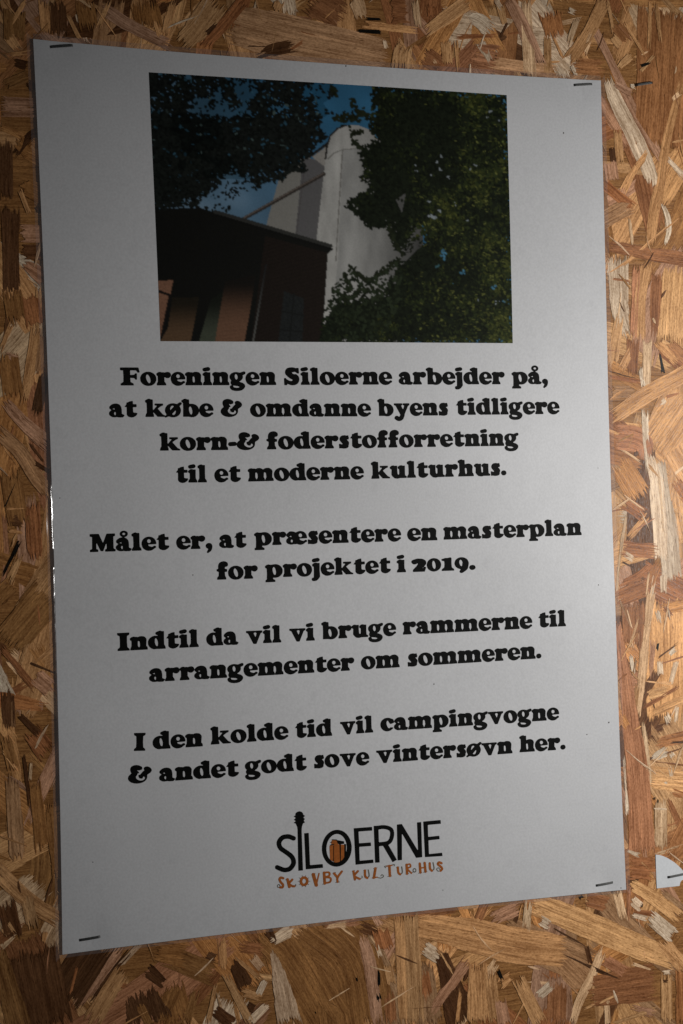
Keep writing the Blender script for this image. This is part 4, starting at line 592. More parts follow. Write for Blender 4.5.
# ------------------------------------------------------------------ lettering
GLYPHS = {"&":[164,[[61,-4,79,-3,96,2,110,9,121,20,125,27,129,37,130,60,150,74,155,80,159,87,160,94,158,102,154,109,148,115,137,122,130,124,121,124,113,120,108,116,106,110,106,105,109,98,109,95,100,87,82,64,79,63,73,63,71,61,70,54,71,46,76,38,81,34,90,32,96,33,100,37,100,44,106,47,110,46,114,40,114,32,107,24,98,19,86,18,74,21,62,28,55,37,53,48,55,53,62,62,64,73,72,74,75,78,69,89,64,93,63,97,65,98,75,95,92,101,95,105,96,110,96,116,94,121,88,127,74,135,66,137,56,139,44,138,35,135,27,131,20,124,16,115,15,103,17,91,23,76,10,64,3,54,0,42,1,30,9,17,22,6,40,-1]]],",":[46,[[17,-34,20,-34,24,-31,35,-23,41,-16,46,-6,50,13,49,26,45,35,39,41,29,45,20,44,12,40,6,34,3,25,3,17,6,10,10,5,20,-2,19,-7,10,-25,12,-31]]],"-":[54,[[10,28,43,30,51,32,56,37,59,43,59,49,57,56,51,61,43,64,13,62,5,60,-1,52,-3,42,2,33]]],".":[46,[[18,-1,26,-1,34,3,40,9,43,17,42,25,39,33,33,38,25,41,17,40,9,37,4,31,1,23,1,15,5,8,10,2]]],"0":[92,[[40,-3,49,-3,59,-1,67,3,75,9,82,16,88,26,91,36,93,47,93,58,91,69,87,79,82,88,74,96,67,102,58,105,49,107,40,107,30,104,23,100,15,94,9,86,4,77,1,67,-1,57,-1,47,1,36,4,27,9,17,16,10,23,4,31,0],[47,20,43,24,39,32,36,44,35,56,35,67,37,77,39,83,43,85,48,82,52,73,55,62,57,48,57,36,55,25,52,20]]],"1":[84,[[7,-1,77,-1,81,-1,83,1,83,6,81,14,70,24,68,28,66,52,67,100,66,105,62,108,58,109,40,105,23,105,16,101,4,98,1,95,1,90,3,83,7,81,17,79,19,74,20,50,18,29,16,26,4,15,1,9,1,1,3,-1]]],"2":[96,[[14,-1,79,-1,83,-1,85,2,94,34,91,37,81,40,93,59,95,67,95,75,94,82,91,89,80,99,72,104,62,106,40,108,28,105,9,98,4,95,1,91,-2,84,-1,77,4,68,9,63,15,61,21,60,29,62,37,68,40,67,41,65,32,47,8,17,7,3,10,0],[72,29,72,32,77,35,75,30]]],"9":[92,[[40,-23,46,-23,52,-21,70,-7,80,3,85,11,88,19,93,49,93,62,91,71,88,80,83,89,75,97,67,102,58,106,49,107,40,107,31,105,23,101,16,96,9,89,4,80,1,71,-1,61,-1,53,1,43,8,28,21,16,38,8,38,5,32,-5,31,-11,35,-20],[45,34,40,37,36,42,31,60,31,70,32,78,35,84,38,86,42,85,47,80,50,72,52,63,49,38,48,35]]],"F":[136,[[7,-1,85,-1,91,0,92,5,90,14,72,26,70,29,69,55,70,57,73,57,94,55,98,53,104,44,109,43,113,44,115,49,115,89,112,93,106,93,103,91,98,84,95,82,70,80,69,84,69,112,70,114,73,115,109,114,112,112,120,98,124,97,131,99,134,101,134,105,128,132,126,137,120,138,9,138,1,137,0,130,0,120,1,117,5,115,19,114,21,113,21,110,22,65,21,29,18,25,5,16,2,13,1,2,3,0]]],"I":[84,[[7,-1,77,-1,81,-1,83,1,83,6,81,14,70,24,68,28,66,65,67,109,69,112,80,118,82,121,84,132,81,137,7,137,3,137,1,135,0,128,2,121,4,118,15,112,17,107,18,65,17,29,15,25,3,15,1,6,2,0]]],"M":[174,[[7,-1,51,-1,54,-1,56,1,57,8,56,15,54,18,45,21,44,24,44,55,46,66,50,60,71,8,75,4,87,3,91,6,108,55,112,62,114,53,114,24,113,21,106,18,103,15,103,5,104,0,111,-1,167,-1,172,0,174,4,174,15,171,17,163,21,161,28,161,110,163,114,170,117,173,119,173,130,172,135,169,137,165,137,121,137,116,136,113,131,93,74,90,70,87,73,65,131,62,136,55,137,8,137,3,136,1,131,1,119,4,116,15,113,17,108,15,24,12,21,2,17,0,12,0,2,3,-1]]],"S":[116,[[56,-4,74,-3,89,3,100,13,107,27,110,39,110,52,108,62,103,71,96,79,88,85,84,86,76,85,70,86,62,91,58,96,61,99,79,103,88,98,94,91,104,89,107,90,109,95,108,127,107,132,104,135,94,135,87,133,74,138,59,140,40,138,30,135,22,130,16,123,11,113,9,103,9,95,11,86,16,78,30,62,44,50,59,42,61,38,59,34,54,31,43,32,35,35,26,41,20,44,14,54,9,55,2,53,0,50,0,46,1,0,5,-3,18,-3,21,-1,23,6,25,7,43,-1]]],"a":[104,[[69,-3,94,-3,102,4,107,12,106,15,104,18,92,24,89,27,89,58,85,80,77,93,71,98,64,102,49,105,38,104,30,102,21,98,10,89,3,80,2,73,3,66,16,54,6,45,1,38,-1,29,0,20,3,14,9,8,22,0,37,-2,54,0],[41,15,37,19,34,28,36,36,41,39,46,37,47,32,46,18,44,16],[36,59,25,63,32,66,37,67,39,64,40,60,38,59]]],"b":[122,[[69,-5,82,-4,94,0,105,8,113,17,119,27,123,40,123,52,120,65,116,75,110,83,103,90,95,95,78,101,55,101,54,105,54,129,52,134,38,136,31,140,19,139,2,129,-1,124,1,113,9,108,10,104,11,67,9,2,11,0,14,-1,48,-1],[65,18,60,21,56,30,51,50,51,62,52,70,55,76,59,79,64,77,69,70,72,60,75,46,75,33,73,24,70,18]]],"c":[98,[[50,-5,64,-3,77,2,90,13,94,18,95,21,94,24,91,25,75,27,71,25,66,20,63,19,56,24,49,37,45,52,44,67,48,78,52,81,58,78,63,66,71,55,73,53,78,53,98,60,101,62,102,65,99,83,96,88,92,92,67,103,52,105,42,104,32,102,22,96,14,90,7,82,2,72,-1,62,-2,51,-1,41,1,31,6,21,12,13,20,5,29,0,39,-4]]],"d":[120,[[40,-2,62,0,72,-1,114,-1,118,-1,120,1,120,7,117,21,111,31,110,66,111,128,111,132,108,135,94,136,88,140,80,140,73,138,55,129,51,124,53,114,56,110,65,106,67,104,66,102,64,102,45,103,29,98,14,88,4,74,0,63,-1,51,0,39,3,28,10,17,19,8,29,2],[59,22,55,25,51,32,46,53,47,74,49,80,53,83,57,81,62,74,65,64,68,51,68,36,67,28,64,23]]],"e":[96,[[48,-5,62,-3,74,2,87,13,95,17,97,20,98,25,95,31,88,34,83,33,75,27,68,26,63,27,48,33,44,39,44,43,54,44,95,45,99,47,100,52,99,62,96,72,91,82,85,90,77,96,69,101,59,104,50,105,40,104,30,101,21,96,14,90,7,82,2,72,-1,62,-2,51,-1,40,2,29,6,19,12,11,21,4,29,-1,38,-4],[49,56,44,57,40,61,38,66,37,71,38,76,41,81,45,84,50,84,55,83,59,80,62,74,63,69,61,63,58,59,54,56]]],"f":[80,[[8,-1,63,-1,66,0,68,2,67,13,60,28,58,55,61,58,71,59,74,61,75,65,75,76,74,79,72,81,60,83,59,86,59,92,61,97,71,99,77,103,81,108,82,115,81,125,78,131,73,135,63,141,50,143,33,139,21,131,14,119,11,106,11,85,10,84,2,82,0,77,0,69,1,66,12,60,15,56,13,29,4,17,2,6,2,1]]],"g":[112,[[46,-47,67,-46,84,-41,98,-31,107,-18,109,-11,109,-3,107,3,103,9,92,18,70,26,69,28,82,37,91,49,95,61,94,77,108,84,113,89,114,94,114,100,112,104,108,107,103,108,96,106,74,98,51,103,41,103,31,101,22,97,13,92,6,84,1,76,-1,67,0,57,3,48,11,37,6,24,6,15,8,9,13,1,4,-4,0,-9,-1,-15,1,-24,6,-32,14,-39,30,-45],[43,-20,32,-18,27,-16,23,-6,24,-4,56,-8,65,-12,69,-15,67,-17,62,-19,52,-21],[47,44,44,46,40,51,36,65,37,73,38,80,41,84,45,86,49,85,53,80,56,73,58,65,57,56,55,49,52,45]]],"h":[122,[[7,-1,116,-1,121,0,122,3,121,12,119,20,112,31,112,56,115,75,113,83,110,91,100,100,87,105,72,104,55,99,54,102,54,128,53,133,50,135,38,136,31,140,23,139,17,138,2,129,-1,124,1,113,9,108,10,104,11,64,10,31,3,16,0,4,2,0],[61,17,55,29,53,62,55,67,61,68,65,67,67,60,69,34,68,27,63,18]]],"i":[66,[[7,-1,60,-1,64,-1,66,1,66,5,65,14,56,31,55,55,56,95,56,98,53,101,38,101,30,104,21,104,13,100,1,90,0,85,2,77,4,75,11,71,12,67,12,30,3,16,1,5,2,0],[16,106,43,110,50,114,54,119,56,125,55,131,52,136,46,141,38,142,13,136,6,133,1,125,2,116,7,109]]],"j":[60,[[10,-43,24,-42,34,-37,45,-26,56,-9,54,44,55,95,54,99,51,101,38,101,30,104,21,104,12,100,2,92,0,89,1,77,3,75,10,71,11,68,12,43,10,-11,9,-13,2,-15,-2,-18,-5,-23,-6,-28,-4,-35,-1,-39,4,-42],[11,106,23,107,43,110,49,113,53,117,56,123,56,129,53,135,47,140,39,142,13,137,6,134,0,127,-1,118,3,110]]],"k":[136,[[7,-1,54,-1,59,0,60,5,59,16,55,28,56,34,59,32,82,3,86,0,131,-1,138,0,139,5,138,10,121,19,88,62,90,66,109,81,124,88,125,94,124,102,117,103,72,103,67,102,65,97,66,89,69,87,79,86,81,84,59,56,55,53,54,55,53,62,54,126,53,133,49,135,38,136,32,140,24,140,17,138,2,128,-1,124,1,114,3,111,9,107,10,103,11,64,10,31,4,21,0,4,2,0]]],"l":[68,[[7,-1,63,-1,66,0,68,2,66,15,56,30,55,66,56,128,55,133,53,135,38,136,31,140,22,139,17,137,6,131,1,125,2,113,4,111,11,107,12,103,13,64,12,30,3,15,1,5,2,0]]],"m":[184,[[7,-1,113,-1,121,1,129,-1,181,0,183,4,182,14,179,23,174,28,173,31,174,56,176,73,175,81,172,88,167,94,161,99,154,103,146,105,136,105,126,103,108,93,95,102,84,105,70,104,55,98,49,101,34,101,27,104,18,103,12,101,1,92,-1,88,1,77,8,72,9,68,9,31,3,18,0,4,2,0],[121,8,117,23,113,29,112,34,114,65,116,68,120,69,125,67,129,58,131,36,130,29],[61,14,53,29,52,47,53,65,55,67,59,69,62,68,65,64,68,57,69,52,69,30]]],"n":[120,[[7,-1,113,-1,119,0,120,5,119,16,116,23,111,28,110,32,113,78,110,87,104,95,99,100,92,103,77,105,66,104,55,99,48,101,34,102,27,104,19,103,11,100,2,93,-1,88,0,79,2,75,9,71,10,60,9,30,3,16,1,5,2,0],[61,19,53,29,52,47,53,65,55,67,59,68,63,66,66,59,68,37,67,28]]],"o":[108,[[52,-5,64,-4,74,-2,84,3,93,10,100,18,105,28,109,38,110,48,109,59,107,70,102,79,95,88,87,95,77,100,67,104,56,105,45,105,35,102,24,97,15,90,8,82,3,72,-1,62,-2,52,-1,41,1,30,6,21,13,12,22,4,32,-1,42,-4],[60,17,55,19,49,27,44,37,40,49,38,62,39,72,42,80,46,83,52,82,58,75,64,64,68,51,70,37,69,26,65,19]]],"p":[124,[[7,-37,68,-37,71,-33,71,-23,68,-20,57,-13,55,-8,56,-4,59,-3,75,-4,90,-1,103,6,114,17,121,28,124,37,125,48,125,59,122,69,117,79,110,88,102,95,90,101,77,104,68,104,48,101,35,101,25,104,14,102,0,91,-1,87,1,78,3,75,10,71,11,67,12,30,10,-11,9,-15,1,-21,0,-26,1,-35,3,-37],[67,20,62,23,58,32,53,52,53,64,54,72,57,78,61,81,66,79,71,72,74,62,77,48,77,35,75,26,72,20]]],"r":[98,[[7,-1,60,-1,65,0,67,4,65,14,55,30,55,60,56,62,58,62,68,56,78,54,86,56,93,61,100,70,102,80,100,90,94,98,88,102,80,104,71,103,57,99,50,101,35,101,28,104,22,104,12,101,1,92,-1,88,1,78,3,75,8,72,9,68,9,29,2,14,0,4,2,0]]],"s":[80,[[38,-4,51,-3,61,0,69,5,73,12,73,22,77,36,77,45,72,56,62,67,63,68,73,69,77,79,77,84,74,92,73,100,70,103,60,101,45,104,28,102,17,95,9,82,8,71,10,62,16,52,30,35,28,33,21,31,12,36,7,36,4,35,3,30,4,1,7,-2,17,-1]]],"t":[88,[[50,-4,63,-2,78,7,86,15,91,25,90,29,86,32,66,35,62,38,61,73,64,75,81,75,85,76,87,80,87,93,86,97,83,99,66,99,62,101,61,121,60,123,57,124,37,120,28,114,19,112,17,109,16,98,3,80,4,78,15,76,17,73,16,21,17,16,23,7,29,2,42,-3]]],"u":[124,[[47,-4,57,-5,73,-1,119,-1,124,1,125,6,125,13,122,16,115,20,113,24,112,50,113,94,113,98,111,100,94,101,87,104,78,103,71,100,60,91,59,87,60,79,62,75,69,71,70,60,69,33,67,30,63,28,59,30,57,35,55,63,56,94,55,100,51,101,34,101,27,104,19,103,13,101,1,91,0,86,2,77,4,75,11,71,13,68,11,28,12,24,18,15,29,3,36,-2]]],"v":[122,[[61,-4,74,-4,78,-1,108,76,110,79,119,84,121,87,122,96,120,100,115,101,76,101,68,99,61,101,9,101,4,101,2,99,1,93,2,87,4,84,13,81,16,79,53,0,56,-3],[70,52,67,56,57,80,58,82,68,87,78,82,79,79,73,55]]],"y":[122,[[32,-44,43,-44,55,-40,64,-34,71,-26,81,-2,83,13,109,75,112,79,119,84,122,87,122,96,120,100,115,101,79,101,72,100,70,95,71,88,73,85,80,81,81,79,74,57,72,53,69,56,58,80,59,82,65,85,67,88,67,96,65,100,60,101,8,101,4,101,2,99,1,93,2,87,5,84,14,81,16,78,49,9,48,4,41,-8,38,-8,29,-1,19,0,9,-4,4,-13,3,-22,8,-30,24,-41]]],"å":[104,[[69,-3,95,-2,103,5,106,10,107,14,104,19,92,24,89,27,89,59,87,74,83,85,74,96,59,104,73,111,80,118,84,128,83,139,78,147,71,152,62,156,53,156,44,154,36,149,31,142,28,134,28,126,31,119,36,113,45,107,46,106,32,103,24,100,8,88,3,81,2,73,3,66,16,54,3,41,-1,33,-1,26,1,18,5,12,11,6,19,1,34,-2,54,0],[41,15,37,19,34,28,36,36,41,39,46,37,47,32,46,18,44,16],[36,59,25,63,32,66,37,67,39,64,40,60,38,59],[54,123,50,124,47,127,46,131,46,134,49,137,53,139,61,138,66,134,66,128,61,123]]],"æ":[150,[[96,-5,108,-5,120,-1,129,4,139,13,147,16,150,20,151,24,150,28,145,33,138,34,129,27,120,26,102,33,99,36,97,41,97,43,100,44,145,45,150,46,151,53,149,66,145,77,140,86,133,93,125,99,116,103,106,105,98,105,89,103,70,94,56,101,42,104,29,104,18,98,5,85,1,77,1,71,3,65,15,54,4,44,0,34,-1,23,4,12,14,4,28,-1,39,-2,54,1,65,0,76,2],[39,16,34,20,32,28,35,36,40,38,43,37,45,34,48,26,45,18,42,16],[102,56,97,57,93,61,91,66,90,71,91,76,94,81,98,84,103,84,108,83,112,80,115,74,116,69,114,63,111,59,107,56],[33,59,25,63,32,67,36,67,38,64,39,60,37,59]]],"ø":[112,[[2,-7,19,1,28,1,39,-3,49,-5,66,-4,82,2,95,12,104,25,109,39,110,50,109,61,101,82,116,97,117,104,114,110,108,113,102,112,86,101,82,99,60,105,42,104,26,98,13,88,3,73,-2,56,-2,46,-1,37,8,17,6,14,-2,6,-5,2,-3,-4],[55,15,49,18,48,22,69,46,73,48,74,45,74,38,70,24,63,16],[35,53,34,57,35,67,40,79,44,83,49,85,54,85,58,83,60,80,59,77,38,54]]]}
def fill(loops, nm='fill'):
    """closed 2-D loops (flat coordinate lists) -> (verts, triangles), holes kept open"""
    cu = bpy.data.curves.new(nm, 'CURVE')
    cu.dimensions = '2D'; cu.fill_mode = 'BOTH'
    for L in loops:
        sp = cu.splines.new('POLY')
        n = len(L) // 2
        sp.points.add(n - 1)
        for i in range(n): sp.points[i].co = (L[2 * i], L[2 * i + 1], 0, 1)
        sp.use_cyclic_u = True
    ob = bpy.data.objects.new(nm, cu)
    me = bpy.data.meshes.new_from_object(ob)
    v = [(p.co.x, p.co.y) for p in me.vertices]; f = [tuple(p.vertices) for p in me.polygons]
    bpy.data.meshes.remove(me); bpy.data.objects.remove(ob); bpy.data.curves.remove(cu)
    return v, f
GM = {c: (w, *fill(l)) for c, (w, l) in GLYPHS.items()}
XH = 6.08
def set_line(words):
    vs, fs = [], []
    for t, x0, z0, x1, z1 in words:
        L = math.hypot(x1 - x0, z1 - z0); d = np.array((x1 - x0, z1 - z0)) / L; up = np.array((-d[1], d[0]))
        gap = 3
        nat = sum(GM[c][0] for c in t) + gap * (len(t) - 1)
        sx, sy = L / nat, XH / 100
        pen = 0
        for n_, c in enumerate(t):
            w, gv, gf = GM[c]
            b = len(vs)
            for gx, gy in gv:
                q = np.array((x0, z0)) + d * (pen + gx) * sx + up * gy * sy
                vs.append(on_sheet(q[0], q[1], .07 + .012 * (n_ % 2)))
            fs += [tuple(b + i for i in f) for f in gf]
            pen += w + gap
    return vs, fs
for words in [[["Foreningen",-113.02,50.76,-36.24,50.94],["Siloerne",-32.22,50.98,24.11,51.17],["arbejder",27.82,51.17,86.38,51.42],["på,",90.66,51.43,111.14,51.57]],[["at",-118.82,35.98,-105.49,36.0],["købe",-101.44,36.03,-68.33,35.96],["&",-64.56,35.93,-53.55,35.86],["omdanne",-49.74,35.83,12.2,35.55],["byens",15.93,35.72,54.34,35.82],["tidligere",58.52,36.0,117.41,36.26]],[["korn-&",-94.91,20.17,-45.43,19.99],["foderstofforretning",-42.06,20.04,93.32,20.28]],[["til",-87.68,5.01,-72.42,4.86],["et",-68.56,4.92,-55.67,4.86],["moderne",-51.92,4.84,7.41,4.9],["kulturhus.",11.53,4.92,86.07,5.39]],[["Målet",-129.92,-26.26,-92.08,-26.35],["er,",-88.43,-26.33,-71.09,-26.57],["at",-67.37,-26.41,-53.93,-26.56],["præsentere",-49.78,-25.83,26.4,-26.01],["en",30.01,-26.07,46.25,-26.23],["masterplan",49.65,-26.04,127.93,-26.09]],[["for",-69.12,-41.36,-48.78,-41.53],["projektet",-44.78,-41.35,20.5,-41.42],["i",23.82,-41.39,28.77,-41.43],["2019.",31.9,-41.5,67.11,-41.66]],[["Indtil",-118.33,-72.49,-78.99,-72.61],["da",-75.18,-72.43,-59.46,-72.44],["vil",-55.5,-72.46,-37.61,-72.63],["vi",-33.51,-72.46,-20.42,-72.6],["bruge",-16.77,-72.26,22.37,-72.34],["rammerne",26.13,-72.14,97.5,-72.51],["til",101.04,-72.23,117.04,-72.34]],[["arrangementer",-103.56,-87.78,-0.4,-88.15],["om",3.4,-87.93,23.96,-88.07],["sommeren.",27.99,-87.95,102.67,-87.96]],[["I",-111.93,-119.26,-106.32,-119.53],["den",-102.7,-119.29,-78.31,-119.52],["kolde",-74.4,-119.05,-35.58,-119.1],["tid",-32.15,-118.91,-12.94,-119.1],["vil",-8.77,-118.91,8.62,-119.0],["campingvogne",12.61,-118.74,111.46,-119.77]],[["&",-115.1,-134.19,-103.38,-134.53],["andet",-100.04,-134.52,-61.02,-134.93],["godt",-57.76,-134.51,-26.67,-134.65],["sove",-22.96,-134.17,5.8,-134.56],["vintersøvn",9.67,-134.17,84.44,-134.88],["her.",88.43,-134.72,115.14,-135.19]]]:
    v, f = set_line(words)
    face_out(mesh_obj('text_line', v, f, M_INK, poster, ORG))

# ------------------------------------------------------------------ logo
def ink_shape(name, loops, mat, parent, eps):
    v, f = fill(loops)
    o = mesh_obj(name, [on_sheet(x, z, eps) for x, z in v], f, mat, parent, ORG)
    face_out(o)
    return o
wm = ink_shape('logo_wordmark', [[-30.96,-154.15,-29.69,-154.6,-29.1,-155.55,-28.95,-156.14,-28.39,-156.38,-28.35,-156.87,-28.81,-157.07,-28.92,-157.25,-28.84,-157.69,-28.51,-157.83,-28.4,-158.02,-28.4,-158.4,-28.74,-158.59,-28.81,-158.75,-28.76,-159.14,-28.46,-159.41,-28.43,-159.79,-28.54,-159.93,-29.25,-160.14,-29.47,-160.52,-29.93,-161.83,-30.13,-163.39,-30.05,-182.52,-30.13,-182.64,-30.38,-182.69,-32.23,-182.66,-32.39,-182.49,-32.41,-181.19,-32.19,-162.97,-32.32,-161.62,-33.02,-160.02,-33.18,-159.83,-33.74,-159.7,-33.89,-159.56,-33.82,-159.19,-33.31,-159.09,-33.2,-159.0,-33.21,-158.42,-33.76,-158.23,-33.86,-157.98,-33.77,-157.75,-33.18,-157.61,-33.12,-157.13,-33.19,-156.86,-33.71,-156.7,-33.81,-156.45,-33.72,-156.22,-33.13,-156.07,-33.01,-155.12,-32.34,-154.49,-32.08,-154.34],[43.06,-164.84,43.27,-164.91,43.35,-165.21,43.42,-166.6,43.29,-166.75,36.69,-166.73,36.3,-166.86,36.3,-171.66,36.38,-172.5,36.57,-172.57,42.24,-172.55,42.4,-172.86,42.48,-174.1,42.41,-174.28,42.13,-174.33,36.73,-174.35,36.43,-174.44,36.48,-180.38,36.54,-180.97,36.7,-181.09,43.51,-181.09,43.68,-181.36,43.78,-182.65,43.68,-182.75,43.3,-182.78,34.43,-182.46,34.32,-182.35,34.27,-181.8,33.86,-164.91,34.25,-164.78],[32.05,-164.9,32.62,-164.91,32.74,-165.11,32.8,-181.66,32.74,-182.24,32.43,-182.33,29.73,-182.35,29.48,-182.23,22.65,-170.31,22.28,-169.82,22.19,-170.22,21.89,-182.49,21.81,-182.61,21.59,-182.67,19.61,-182.63,19.51,-181.37,19.65,-165.08,19.9,-164.99,22.1,-164.95,22.36,-165.08,30.27,-178.36,30.54,-178.66,30.64,-177.85,30.47,-165.16,30.52,-165.01,30.71,-164.93],[11.46,-164.55,13.4,-164.76,14.72,-165.11,15.77,-165.54,16.46,-165.93,17.13,-166.45,17.55,-167.0,17.88,-167.72,18.1,-168.82,18.07,-169.9,17.8,-171.15,17.47,-172.1,17.09,-172.85,16.41,-173.67,15.95,-174.03,14.85,-174.6,19.11,-182.17,18.98,-182.37,16.97,-183.22,16.71,-183.02,12.14,-175.03,11.99,-174.82,11.83,-174.77,10.08,-174.78,9.89,-174.93,9.96,-182.63,9.85,-182.71,9.27,-182.72,7.78,-182.62,7.57,-182.48,7.33,-164.72,7.51,-164.57,9.68,-164.66],[6.04,-164.95,6.29,-164.97,6.4,-165.13,6.47,-166.6,6.33,-166.79,-0.25,-166.66,-0.62,-166.69,-0.73,-166.78,-0.6,-172.25,-0.42,-172.33,5.43,-172.46,5.59,-172.82,5.66,-174.05,5.59,-174.21,5.22,-174.26,-0.1,-174.13,-0.56,-174.2,-0.56,-180.0,-0.51,-180.73,-0.35,-180.85,6.46,-180.91,6.62,-181.27,6.68,-182.5,6.3,-182.62,-2.61,-182.62,-2.72,-182.51,-2.77,-181.97,-3.2,-164.91,-3.08,-164.82,-2.72,-164.79],[11.54,-166.51,10.05,-166.61,9.81,-166.8,9.85,-172.58,10.03,-172.8,13.0,-172.77,13.86,-172.67,14.45,-172.49,14.99,-172.07,15.34,-171.56,15.86,-170.04,15.95,-168.67,15.76,-167.97,15.45,-167.6,14.71,-167.19,13.76,-166.85,12.7,-166.6],[-12.29,-164.73,-10.97,-164.89,-9.53,-165.36,-8.25,-166.11,-7.08,-167.12,-6.0,-168.55,-5.23,-170.07,-4.75,-171.67,-4.52,-173.49,-4.63,-175.33,-5.07,-177.09,-5.68,-178.49,-6.67,-179.95,-7.3,-180.61,-8.21,-181.35,-9.4,-182.02,-11.09,-182.52,-12.55,-182.61,-13.95,-182.36,-15.08,-181.95,-16.35,-181.2,-17.53,-180.17,-18.58,-178.76,-19.35,-177.24,-19.81,-175.65,-20.04,-173.84,-19.92,-172.02,-19.49,-170.27,-18.89,-168.88,-17.91,-167.42,-17.28,-166.76,-16.41,-166.04,-15.46,-165.46,-14.09,-164.95,-13.26,-164.79],[-27.23,-164.9,-26.61,-164.96,-26.53,-165.59,-26.36,-180.33,-26.15,-180.46,-19.96,-180.56,-19.81,-180.82,-19.72,-181.84,-19.7,-182.28,-19.81,-182.42,-27.91,-182.36,-28.42,-182.35,-28.58,-182.23,-28.87,-165.14,-28.82,-165.0,-28.64,-164.93],[-12.28,-166.76,-13.32,-166.89,-14.27,-167.25,-14.95,-167.67,-15.92,-168.56,-16.58,-169.48,-17.09,-170.49,-17.47,-171.67,-17.68,-172.9,-17.71,-174.21,-17.5,-175.72,-17.06,-177.07,-16.59,-177.98,-15.97,-178.84,-15.06,-179.68,-14.04,-180.25,-13.01,-180.53,-11.81,-180.5,-11.05,-180.3,-10.85,-180.13,-10.91,-172.03,-11.03,-171.87,-11.86,-171.41,-12.37,-169.94,-14.69,-169.55,-14.86,-169.39,-14.79,-169.11,-12.31,-169.41,-11.95,-169.76,-8.59,-170.63,-8.39,-170.79,-8.42,-171.89,-9.88,-171.92,-10.2,-172.0,-10.4,-179.64,-10.33,-179.88,-9.96,-179.74,-9.35,-179.25,-8.6,-178.35,-8.37,-171.93,-7.59,-172.08,-7.42,-172.25,-7.55,-175.3,-7.51,-175.98,-7.32,-175.61,-7.11,-174.42,-7.08,-173.11,-7.31,-171.53,-7.76,-170.18,-8.35,-169.11,-9.24,-168.04,-10.11,-167.39,-11.24,-166.91],[-37.84,-164.58,-37.0,-164.63,-36.14,-164.82,-33.76,-165.95,-33.44,-166.22,-33.21,-166.62,-33.26,-167.39,-33.59,-167.79,-34.26,-167.99,-34.82,-167.89,-36.32,-167.14,-37.08,-166.89,-38.25,-166.83,-39.11,-166.95,-39.53,-167.14,-39.97,-167.5,-40.48,-168.12,-40.67,-168.68,-40.58,-169.5,-40.34,-170.05,-39.94,-170.58,-36.32,-173.32,-35.41,-174.09,-34.72,-174.83,-34.07,-175.85,-33.72,-176.7,-33.49,-177.77,-33.51,-178.73,-33.72,-179.53,-34.09,-180.26,-34.68,-181.07,-35.63,-181.95,-36.31,-182.33,-37.29,-182.64,-38.67,-182.75,-39.63,-182.66,-41.04,-182.24,-43.69,-180.85,-43.94,-180.65,-44.16,-180.29,-44.23,-179.66,-44.08,-179.3,-43.78,-179.0,-43.37,-178.84,-42.86,-178.87,-39.96,-180.28,-39.36,-180.44,-38.24,-180.47,-37.62,-180.34,-37.13,-180.06,-36.49,-179.45,-36.01,-178.68,-35.89,-178.22,-35.94,-177.49,-36.17,-176.8,-36.61,-176.09,-37.65,-175.11,-39.59,-173.57,-41.03,-172.57,-41.94,-171.72,-42.71,-170.4,-43.05,-169.03,-43.03,-168.13,-42.79,-167.34,-42.27,-166.48,-41.53,-165.68,-40.73,-165.12,-40.01,-164.81,-39.19,-164.64],[-14.99,-170.25,-14.75,-170.37,-14.83,-170.6,-15.52,-170.81,-15.72,-170.75,-15.7,-170.48],[-13.96,-171.36,-13.77,-171.36,-13.65,-171.49,-13.61,-171.68,-13.73,-171.81,-15.5,-172.09,-15.77,-171.97,-15.81,-171.77,-15.7,-171.64],[-14.02,-172.08,-13.82,-172.15,-13.77,-172.39,-14.0,-179.73,-14.05,-179.92,-14.19,-179.97,-14.33,-179.89,-14.36,-179.65,-14.14,-172.31]], M_INK, poster, .08)
ink_shape('drum_emblem', [[-14.6,-169.61,-12.37,-169.91,-11.88,-171.41,-11.29,-171.89,-10.92,-172.03,-10.87,-179.74,-10.76,-180.29,-10.5,-180.32,-10.42,-180.17,-10.17,-172.19,-9.94,-172.09,-8.54,-172.28,-8.43,-172.35,-8.63,-179.37,-10.67,-180.82,-13.52,-180.47,-14.15,-180.06,-14.0,-179.78,-13.77,-172.3,-13.84,-172.09,-14.05,-172.07,-14.13,-172.22,-14.37,-179.79,-14.55,-179.83,-15.99,-178.82,-16.1,-172.33,-15.82,-172.08,-15.3,-172.07,-13.73,-171.82,-13.6,-171.73,-13.66,-171.44,-13.77,-171.34,-15.02,-171.52,-15.17,-171.47,-15.12,-170.77,-14.71,-170.47,-14.83,-170.24,-15.03,-170.17,-15.03,-170.01]], M_ORANGE, wm, .07)
